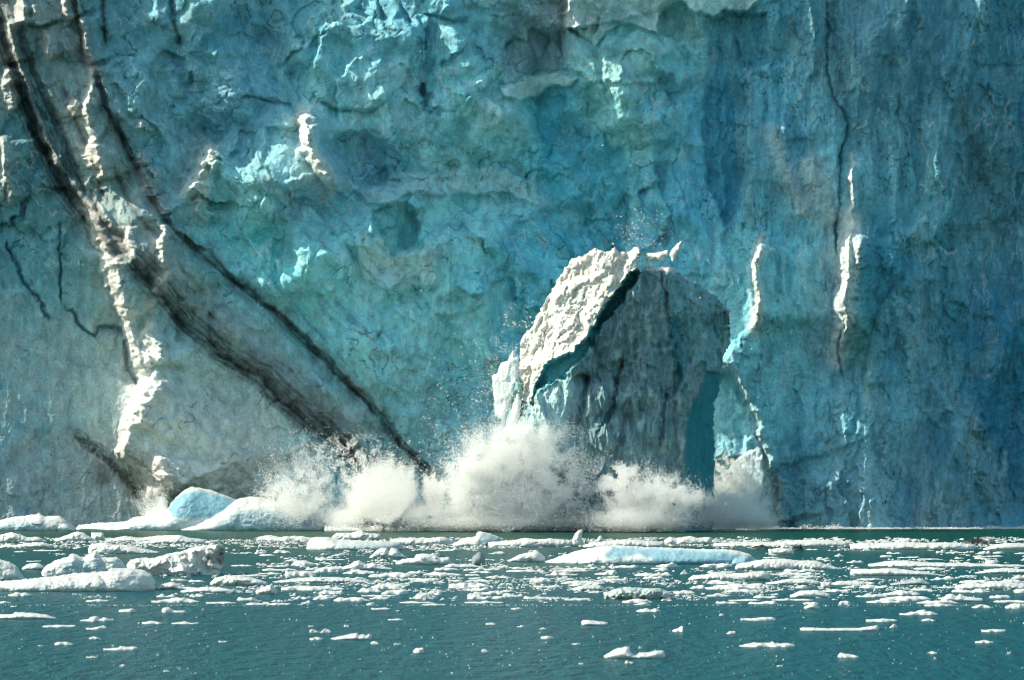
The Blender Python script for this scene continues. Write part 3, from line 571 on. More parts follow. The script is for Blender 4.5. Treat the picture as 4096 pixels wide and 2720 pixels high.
TZ = lambda L: [(1900 + x / 1.2542, 900 + y / 1.2544) + tuple(r) for x, y, *r in L]     # zoom coordinates used while tracing
def falling_tower():
    root = bpy.data.objects.new('falling_ice_tower', None); col.objects.link(root); root.location = (24, 490, 0)
    tag(root, 'huge grey and white ice tower toppling from the cliff into the splash', 'iceberg')
    out = TZ([(480, 170), (540, 155), (575, 135), (600, 115), (650, 130), (672, 135), (700, 108), (730, 138), (775, 128), (800, 103), (830, 118), (832, 150), (815, 195), (832, 232), (865, 205), (885, 200), (905, 212), (955, 205), (1000, 210), (1020, 238), (1090, 275), (1170, 325), (1250, 395), (1280, 430), (1282, 600),
              (1245, 660), (1240, 730), (1222, 850), (1198, 890), (1200, 1050), (1205, 1200), (1200, 1320), (1196, 1420), (1196, 1560), (200, 1560), (210, 1000), (228, 880), (222, 720), (226, 590), (250, 545), (290, 500), (325, 430), (370, 350), (412, 270), (470, 190)])
    # control points: x, y, depth towards the viewer
    edge_lit = [(830, 140, 2.2), (800, 215, 2.6), (735, 290, 3.0), (650, 408, 3.4), (605, 480, 3.4), (540, 585, 3.4), (470, 640, 3.2), (345, 702, 2.0), (300, 800, .5), (272, 885, -.5)]
    edge_gap = [(x + 14, y + 16, z - 3.6) for x, y, z in edge_lit]
    edge_front = [(838, 235, .8), (765, 345, 1.2), (725, 408, 1.4), (645, 500, 1.6), (585, 620, 2.2), (515, 690, 2.8), (450, 765, 3.0), (378, 800, 2.6), (315, 842, 2.2), (285, 905, 1.4)]
    edge_gap2 = [(x - 10, y - 12, z - 2.8) for x, y, z in edge_front]
    pts = edge_lit + edge_gap + edge_gap2 + edge_front
    n = len(edge_lit)
    lines = []
    for k, o in enumerate((0, n, 2 * n, 3 * n)): lines += [(o + i, o + i + 1) for i in range(n - 1)]
    pts += [(470, 150, -3.5), (600, 90, -2), (700, 90, -.5), (800, 80, .5), (410, 250, -4.5), (320, 420, -5.5), (215, 560, -6.5), (200, 720, -6.5), (222, 890, -5), (560, 250, -.6), (480, 400, -1.4), (400, 520, -2.4), (320, 620, -3.2), (265, 760, -4),
            (900, 190, -2.0), (1010, 200, -2.2), (960, 240, 1.8), (955, 480, 2.2), (860, 420, 1.8), (760, 560, 1.9), (1000, 620, 1.0), (1060, 740, .4),
            (1100, 280, -1.6), (1260, 380, -5), (1290, 600, -5.5), (1120, 500, -1.0), (1160, 735, -2.0), (1245, 690, -4.5),
            (1090, 885, .6), (1062, 1000, 1.8), (1052, 1340, 2.4), (1052, 1560, 2.4), (1100, 1000, -.8), (1110, 1340, -.6), (1110, 1560, -.6), (1230, 870, -5.6), (1215, 1340, -6), (1215, 1570, -6),
            (690, 700, 1.0), (640, 740, 1.0), (720, 760, 2.4), (830, 760, 2.4), (600, 640, .8), (760, 900, 2.6), (600, 900, 3.2), (500, 800, 3.4), (400, 860, 3.8), (290, 1000, 1.0), (200, 1010, -2), (330, 950, 3.6), (450, 1100, 4.2), (250, 1200, 1), (190, 1570, 0), (600, 1200, 4.2), (600, 1570, 4.5), (850, 1100, 3.4), (850, 1570, 3.6), (950, 800, 2.4)]
    cp = [(x, y, z) for (x, y, z) in TZ(pts)]
    lit = TZ([(470, 150), (600, 90), (830, 90), (840, 200), (740, 296), (655, 412), (545, 590), (475, 645), (345, 706), (300, 805), (268, 890), (215, 890), (200, 560), (320, 400)])
    dgap = TZ([(800, 215), (832, 235), (760, 345), (650, 490), (600, 530), (605, 470), (650, 410), (735, 295)])
    cgap = TZ([(600, 480), (650, 500), (585, 625), (510, 690), (450, 765), (310, 842), (272, 890), (300, 800), (345, 700), (470, 640), (540, 590)])
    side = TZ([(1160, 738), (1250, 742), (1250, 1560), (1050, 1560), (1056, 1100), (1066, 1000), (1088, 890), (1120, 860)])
    teal = TZ([(960, 470), (1040, 470), (1030, 580), (1060, 700), (1050, 860), (1010, 760), (975, 600)])
    upper = TZ([(960, 250), (1090, 270), (1290, 420), (1290, 700), (1160, 740), (1050, 640), (980, 470)])
    dirty = TZ([(560, 640), (740, 600), (760, 760), (880, 900), (880, 960), (760, 1000), (720, 1100), (560, 1060), (540, 760)])
    lowleft = TZ([(450, 760), (315, 842), (270, 930), (250, 1200), (480, 1200), (470, 980), (520, 820)])
    def depth(U, V, dist):
        x, y = U * .039, V * .039
        wu = U + 22 * fbm(x * .6, y * .6, 5, 301, .6); wv = V + 22 * fbm(x * .6, y * .6, 5, 302, .6)
        rs = sst(2640, 2740, U) * .75; d = tri_depth(cp, lines, wu + (U - wu) * rs, wv + (V - wv) * rs); d = np.where(np.isnan(d), 0, d)
        L_ = area(lit, wu, wv, 10); S_ = area(side, U + .3 * (wu - U), V + .3 * (wv - V), 8); G_ = np.maximum(area(cgap, wu, wv, 8), area(dgap, wu, wv, 8)); Fm = np.clip(1 - L_ - S_ - G_, 0, 1)
        # scalloped melt-worn sunlit face, grain running down to the left
        c_, s_ = math.cos(math.radians(62)), math.sin(math.radians(62)); a = -x * c_ + y * s_; b = x * s_ + y * c_
        a = a + .8 * fbm(x * .35, y * .35, 3, 314); b = b + .5 * fbm(x * .4, y * .4, 3, 315); sc = ridged(a * .16, b * .8, 5, 303, .6)
        f, e = facets(a * .22, b * .55, 304, .5, .4); f2, e2 = facets(a * .6, b * 1.3, 310, .5, .4)
        f0, e0 = facets(a * .09 + 4, b * .2, 317, 1.2, .8, 60); d += L_ * 1.5 * f0
        d += L_ * (.4 * sc * (.4 + .6 * sst(-.3, .3, fbm(x * .2, y * .2, 3, 318))) + 1.5 * f + .55 * f2 + .3 * fbm(x * 1.6, y * 1.3, 4, 305))
        # fluted front
        fl = ridged((x + .5 * fbm(x * .3, y * .12, 3, 306)) * .62, y * .13, 4, 307)
        g, e3 = facets(x * .5, y * .26, 311, .6, .4, 40)
        h1, e5 = facets(x * .22 + 2, y * .14, 316, 1.1, .7, 70); d += Fm * 2.0 * h1
        d += Fm * (.8 * fl + .8 * fbm(x * .4, y * .26, 5, 308, .6) + .8 * g + .3 * fbm(x * 1.4, y * .9, 4, 309))
        D_ = area(dirty, wu, wv, 30); h, e4 = facets(x * .55, y * .32, 312, .8, .8)
        d += D_ * (.9 * h - .5); d += S_ * .08 * fbm(x * .6, y * .3, 3, 313)
        # dark vertical runnel from the crown
        s, sg, t = poly_sd(TZ([(938, 235), (945, 300), (952, 380), (965, 470), (985, 560)]), wu, wv); d -= .8 * np.exp(-(s / 9) ** 2)
        for q in ([(965, 850), (945, 960), (935, 1100)], [(745, 680), (700, 800), (690, 920), (620, 1040)], [(1040, 560), (1005, 640), (1030, 760)]):
            s, sg, t = poly_sd(TZ(q), wu, wv); d -= .7 * np.exp(-(s / 8) ** 2)
        return d
    def colour(U, V, dist):
        x, y = U * .039, V * .039
        wu = U + 22 * fbm(x * .6, y * .6, 5, 301, .6); wv = V + 22 * fbm(x * .6, y * .6, 5, 302, .6)
        sh = U.shape; mixc = lambda A, c, m: A * (1 - m[..., None]) + np.asarray(c) * m[..., None]
        A = np.tile(np.array([.27, .335, .345]), sh + (1,))
        st = fbm(x * .7, y * .22, 5, 323); A = mixc(A, (.74, .77, .73), .65 * sst(0, .5, st)); A = mixc(A, (.3, .5, .55), .45 * sst(.02, .5, -st))
        A = mixc(A, (.5, .47, .4), .3 * sst(.1, .5, fbm(x * .5, y * .16, 4, 324)))
        A = mixc(A, (.32, .55, .57), .6 * area(upper, wu, wv, 30) * (.6 + .4 * sst(-.3, .3, fbm(x * .5, y * .3, 3, 325))))
        A = mixc(A, (.06, .25, .31), .75 * area(teal, wu, wv, 16))
        k = area(dirty, wu, wv, 40) * sst(.0, .4, fbm(x * .55, y * .3, 4, 326)); A = mixc(A, (.12, .15, .15), .75 * k)
        A = mixc(A, (.78, .85, .82), .7 * area(lowleft, wu, wv, 24))
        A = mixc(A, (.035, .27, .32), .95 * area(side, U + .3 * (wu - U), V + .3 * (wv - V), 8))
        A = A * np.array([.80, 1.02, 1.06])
        A = mixc(A, (.82, .79, .72), area(lit, wu, wv, 8) * .97)  # sunlit left face painted cream, far paler than the front
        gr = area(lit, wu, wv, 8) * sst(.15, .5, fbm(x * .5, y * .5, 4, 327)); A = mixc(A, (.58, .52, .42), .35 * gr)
        A = mixc(A, (.22, .64, .70), .95 * area(cgap, wu, wv, 6)); A = mixc(A, (.03, .22, .24), .95 * area(dgap, wu, wv, 6))  # shadow in the upper gap painted dark teal
        for q, w_, c_ in (([(938, 235), (945, 300), (955, 400)], 9, (.06, .07, .06)), ([(955, 400), (965, 480), (985, 560)], 10, (.15, .15, .12)), ([(530, 520), (540, 560), (600, 600)], 14, (.1, .1, .09)), ([(745, 690), (700, 800), (690, 920)], 7, (.04, .06, .06)), ([(965, 850), (945, 960), (935, 1100)], 6, (.08, .1, .1)), ([(830, 935), (880, 945)], 7, (.03, .06, .07))):
            s, sg, t = poly_sd(TZ(q), wu, wv); A = mixc(A, c_, .85 * np.exp(-(s / w_) ** 2) * sst(-.25, .25, fbm(x * 1.1, y * .4, 3, 328)))
        rim = TZ([(830, 230), (870, 200), (910, 205), (1000, 205), (1022, 238), (960, 232), (900, 226)]); A = mixc(A, (.85, .84, .8), area(rim, U, V, 5))
        return A
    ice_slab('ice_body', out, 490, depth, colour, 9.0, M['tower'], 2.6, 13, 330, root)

    # thin side slabs and crumbling crown blocks that break away at its edges
    def simple(name, L, Yc, tilt, thick, c, seed, parent=None, rough=.35, grain=.3):
        o = TZ(L); cx = np.mean([p[0] for p in o]); cyy = np.mean([p[1] for p in o])
        def dep(U, V, dist):
            x, y = U * .039, V * .039
            f, e = facets(x * .7 + seed, y * .5, seed, .6, .5)
            return tilt[0] * (U - cx) * .039 + tilt[1] * (V - cyy) * .039 + rough * f + grain * fbm(x * .9, y * .6, 4, seed + 5)
        def cf(U, V, dist):
            k = sst(.0, .5, fbm(U * .03, V * .02, 4, seed + 8))[..., None]
            return np.tile(np.array(c), U.shape + (1,)) * (1 - .2 * k) + np.array((.7, .62, .5)) * .2 * k
        return ice_slab(name, o, Yc, dep, cf, thick, M['tower'], 2.6, 4, seed, parent)
    simple('side_slab', [(85, 755), (112, 738), (130, 690), (165, 680), (190, 618), (205, 655), (220, 662), (222, 722), (200, 800), (178, 890), (152, 985), (120, 975), (98, 955), (94, 880), (88, 820)], 493.5, (.75, 0), 2.2, (.74, .82, .82), 341, root)['label'] = 'pale upright slab splitting off on the left'
    simple('side_slab', [(140, 1060), (160, 1000), (182, 915), (205, 850), (216, 845), (236, 885), (228, 950), (196, 1010), (190, 1080)], 492.5, (.8, 0), 2.0, (.78, .80, .76), 342, root)
    simple('link_ice', [(180, 700), (230, 790), (255, 900), (262, 990), (200, 1060), (150, 1010), (176, 900), (200, 800)], 495.5, (.4, 0), 2.0, (.35, .66, .70), 343, root)['label'] = 'cyan ice joining the slab to the tower'
    simple('crown_block', [(850, 158), (865, 140), (905, 138), (950, 128), (970, 124), (972, 150), (930, 178), (890, 182), (858, 182)], 490.5, (.5, .3), 1.6, (.84, .82, .76), 344, root)
    simple('crown_block', [(866, 205), (872, 190), (890, 192), (892, 214), (870, 218)], 489, (.5, .2), .9, (.84, .82, .76), 345, root)
    o = simple('loose_ice_shard', [(972, 150), (985, 125), (1010, 95), (1032, 78), (1043, 82), (1036, 108), (1018, 140), (1000, 188), (990, 186)], 489, (.4, .3), 1.2, (.84, .81, .75), 346)
    tag(o, 'small lit ice shard flung up at the right end of the falling tower top', 'ice shard')
    # blocks behind the tower's foot, at the arch
    o = simple('ice_block', [(1300, 1190), (1340, 1150), (1380, 1124), (1398, 1126), (1415, 1108), (1436, 1120), (1446, 1160), (1440, 1200), (1452, 1250), (1440, 1320), (1430, 1420), (1426, 1560), (1310, 1560), (1310, 1400), (1290, 1280)], 507, (.5, .5), 3.0, (.62, .78, .80), 347, None, 1.0, .6)
    tag(o, 'white sunlit broken ice block in the arch right of the tower foot', 'ice block')
falling_tower()
# ------------------------------------------------------------------ drifting ice
def prof(pts, u):
    p = np.asarray(pts, float); return np.interp(u, p[:, 0], p[:, 1])
WHITE = np.array([.80, .80, .76]); BLUE = np.array([.13, .42, .55]); PALE = np.array([.52, .72, .78])
def floe(pts, vb, label=None, name='ice_floe', group=None, lobes=None, blue=None, depth=None, seed=None, mat=None, rough=1.0, base=None, grey=None, cat=None, sharp=.6, res=1.0):
    """ice lump floating at the water line row vb; pts trace its skyline; lobes = further skylines (pts, fraction of depth)"""
    seed = int(rng.integers(1e6)) if seed is None else seed
    P = np.asarray(pts, float); u0, u1 = P[:, 0].min(), P[:, 0].max(); Y = water_dist(vb); sc = Y / F
    hv = vb - P[:, 1].min(); wid = (u1 - u0) * sc
    D = depth if depth else min(.6 * wid, max(.9 * hv * Y / (vb - HZ), .35 * wid if hv > 25 else .2))
    nx = int(np.clip((u1 - u0) / 4.5 * res, 14, 260)); ny = int(np.clip(16 + D / sc / 9, 16, 44) * (1.5 if hv > 60 else 1))
    s = np.linspace(0, 1, nx); t = np.sin(np.linspace(-np.pi / 2, np.pi / 2, ny)) * .6 + .4 * np.linspace(-1, 1, ny); S, T = np.meshgrid(s, t)
    Yc = Y + D * .5
    xw = wx(u0 + (u1 - u0) * S, Y); uu = u0 + (u1 - u0) * s
    def crest(pp, yy):
        z = H + (HZ - prof(pp, uu)) / F * yy
        pp = np.asarray(pp, float)
        return np.where((uu < pp[:, 0].min()) | (uu > pp[:, 0].max()), -.4, z)
    e = np.clip(1 - np.abs(2 * s - 1) ** 3.2, 0, 1) ** .5 * (1 + .3 * perlin(s * 5, s * 0, seed))
    half = D * .5 * (.12 + .88 * e)
    mid = Yc + .18 * D * perlin(s * 3 + 9, s * 0, seed + 1)
    yw = mid[None, :] + half[None, :] * T
    px = xw / sc; py = yw / sc
    hz = crest(pts, Yc)
    zmin = .02 * (1 + Y / 200)
    k = np.clip(1 - np.abs(T) ** 2.1, 0, 1) ** sharp
    z = np.maximum(hz, zmin)[None, :] * k
    for lp, fr in (lobes or []):
        yl = Y + D * fr; hl = np.maximum(crest(lp, yl), -.4)
        z = np.maximum(z, hl[None, :] * np.clip(1 - np.abs((yw - yl) / (D * .30)) ** 2.2, -.2, 1))
    hm = max(z.max(), .1)
    f, ed = facets(px / (16 + hv * .35), py / (24 + hv * .5), seed + 2, .5, .5)
    z += k * hm * rough * (.26 * f + .24 * fbm(px / 22, py / 40, 4, seed + 3))
    z = z * (np.abs(T) < .999) - .25 * np.maximum(.3, hm * .3) * (np.abs(T) > .9) - .05 * hm * np.abs(T) ** 6
    zp = z / sc; yw = yw + hm * (.30 * fbm(px / (14 + hv * .3), zp / (9 + hv * .25), 4, seed + 4) + .12 * perlin(px / 7, zp / 5, seed + 9)) * np.clip(1.15 - np.abs(T) ** 12, 0, 1) + hm * .25 * perlin(px / 26, py / 30, seed + 7)
    xw = xw + .35 * hm * perlin(px / 30 + 4, py / 40, seed + 8) * k
    c = np.tile(WHITE if base is None else np.array(base), S.shape + (1,)).astype(float)
    n = fbm(px / 60, py / 90, 3, seed + 5)[..., None]
    c = c * (1 + .10 * n)
    low = np.clip(1 - z / (hm * .45), 0, 1)[..., None] * .3
    c = c * (1 - low) + PALE * low
    vpix = HZ - (z - H) / yw * F; upix = CU + xw / yw * F
    if blue:
        for B, amt in blue:
            m = area(B, upix + 6 * fbm(px / 40, py / 40, 3, 5), vpix, 9) * amt; c = c * (1 - m[..., None]) + BLUE * m[..., None]
    if grey:
        for B, gc, amt in grey:
            m = area(B, upix, vpix, 8) * amt * (.7 + .3 * sst(-.3, .3, fbm(px / 12, py / 14, 3, 6))); c = c * (1 - m[..., None]) + np.array(gc) * m[..., None]
    co = np.stack([xw, yw, z], -1)
    cen = np.array([xw.mean(), yw.mean(), 0])
    o = mesh_obj(name, (co - cen).reshape(-1, 3), grid_faces(nx, ny), mat or M['floe'], np.clip(c, .02, .92).reshape(-1, 3))
    o.location = cen
    return tag(o, label, cat or 'ice floe', group)

def slab_floe(pts, vb, label=None, name='ice_floe', group=None, lobes=None, blue=None, depth=None, seed=0, mat=None, rough=1.0, base=None, grey=None, cat=None, sharp=.6, res=1.0, round_=2.2):
    """taller floe or berg: traced skyline, a rounded front swelling out towards the water line, lobes standing before it, a solid body behind"""
    P = np.asarray(pts, float); Y = water_dist(vb); sc = Y / F; u0, u1 = P[0, 0], P[-1, 0]
    hv = vb - P[:, 1].min(); D = depth if depth else max(1.2, min(.45 * (u1 - u0) * sc, .8 * hv * Y / (vb - HZ) + 2 * hv * sc))
    Yc = Y + D * .5; hm = hv * sc
    out = list(map(tuple, pts)) + [(u1 - 2, vb + 8), (u0 + 2, vb + 8)]
    smooth = lambda pp, U: sum(prof(pp, U + o) for o in (-8, -4, 0, 4, 8)) / 5
    def swell(pp, U, V, Dp):
        pp = np.asarray(pp, float); sky = smooth(pp, U); t = np.clip((vb - V) / np.maximum(vb - sky, 3), 0, 1.4)
        x = np.clip((U - pp[0, 0]) / (pp[-1, 0] - pp[0, 0]), 0, 1); e = np.clip(1 - np.abs(2 * x - 1) ** 3, 0, 1) ** .5
        return np.where((U > pp[0, 0]) & (U < pp[-1, 0]) & (t < 1), Dp * e * np.clip(1 - t ** round_, 0, 1) ** (1 / round_), -99), e
    def dep(U, V, dist):
        wu = U + hv * .08 * fbm(U / hv / .6, V / hv / .4, 3, seed + 1); wv = V + hv * .06 * fbm(U / hv / .6, V / hv / .4, 3, seed + 2)
        d, e = swell(pts, wu, wv, D * .5); d = np.maximum(d, -.1 * hm)
        for lp, fr in (lobes or []):
            l_, e2 = swell(lp, wu, wv, D * .35); d = np.maximum(d, np.where(l_ > -50, l_ + D * (.16 - fr * .4), -99))
        a = 14 + hv * .28; f, g = facets(U / a / 1.4, V / a, seed + 3, .6, .5); f2, g2 = facets(U / a * 2.2, V / a * 2.6, seed + 4, .5, .5)
        return d + hm * rough * (.26 * f + .12 * f2 + .14 * fbm(U / a, V / a * 1.3, 4, seed + 5))
    def colf(U, V, dist):
        c = np.tile(WHITE if base is None else np.array(base), U.shape + (1,)).astype(float)
        c = c * (1 + .10 * fbm(U / 60, V / 30, 3, seed + 6)[..., None])
        if base is None:
            low = (np.clip((V - (vb - hv * .45)) / (hv * .45), 0, 1) * .35)[..., None]; c = c * (1 - low) + PALE * low
        wu = U + 8 * fbm(U / 40, V / 30, 3, 5); wv = V + 8 * fbm(U / 40, V / 30, 3, 6)
        for B, amt in (blue or []):
            m = (area(B, wu, wv, 10) * amt)[..., None]; c = c * (1 - m) + BLUE * m
        for B, gc, amt in (grey or []):
            m = (area(B, wu, wv, 8) * amt * (.7 + .3 * sst(-.3, .3, fbm(U / 12, V / 14, 3, 6))))[..., None]; c = c * (1 - m) + np.array(gc) * m
        return np.clip(c, .02, .92)
    o = ice_slab(name, out, Yc, dep, colf, D, mat or M['floe'], 2.6 / res if hv > 45 else 2.0 / res, min(5, hv * .07), seed + 9)
    return tag(o, label, cat or 'ice floe', group)

def bergs():
    slab_floe([(300, 2112), (320, 2098), (400, 2089), (500, 2085), (540, 2065), (580, 2062), (640, 2062), (670, 2032), (700, 1990), (735, 1960), (765, 1946), (800, 1950), (850, 1960), (880, 1972), (920, 1986), (945, 1998), (960, 1991), (1010, 1984), (1040, 1988), (1080, 2000), (1140, 2018), (1210, 2046), (1290, 2080), (1345, 2116)],
         2121, 'large blue and white dome-shaped iceberg at the foot of the cliff left of the splash', 'iceberg', cat='iceberg', mat=M['berg'], depth=16, rough=.18, sharp=.5, res=1.3,
         lobes=[([(700, 2118), (760, 2100), (850, 2070), (900, 2040), (935, 2004), (960, 1994), (1010, 1988), (1040, 1992), (1080, 2004), (1140, 2022), (1210, 2050), (1290, 2084), (1345, 2118)], -.5), ([(640, 2116), (670, 2075), (705, 2070), (745, 2078), (780, 2110)], .10), ([(300, 2116), (340, 2106), (480, 2104), (640, 2098), (720, 2112)], .12)],
         blue=[([(690, 2000), (735, 1972), (800, 1962), (880, 1980), (935, 1995), (915, 2030), (860, 2066), (760, 2078), (690, 2070), (672, 2040)], .8), ([(860, 2110), (960, 2040), (1090, 2040), (1250, 2090), (1330, 2120), (860, 2125)], .4)])
    slab_floe([(-70, 2085), (0, 2077), (60, 2066), (110, 2060), (148, 2055), (153, 2048), (165, 2056), (180, 2064), (235, 2061), (262, 2076), (285, 2095), (306, 2112)],
         2123, 'low pale blue iceberg with lumpy crest by the cliff foot at the left edge', 'iceberg', cat='iceberg', mat=M['berg'], depth=10, rough=.35,
         lobes=[([(80, 2118), (120, 2108), (180, 2104), (220, 2112)], .12), ([(205, 2118), (225, 2095), (250, 2086), (275, 2096), (300, 2116)], .10), ([(150, 2112), (190, 2090), (230, 2084), (260, 2100)], .26)],
         blue=[([(-80, 2090), (70, 2080), (160, 2090), (150, 2120), (-80, 2125)], .35)])
bergs()

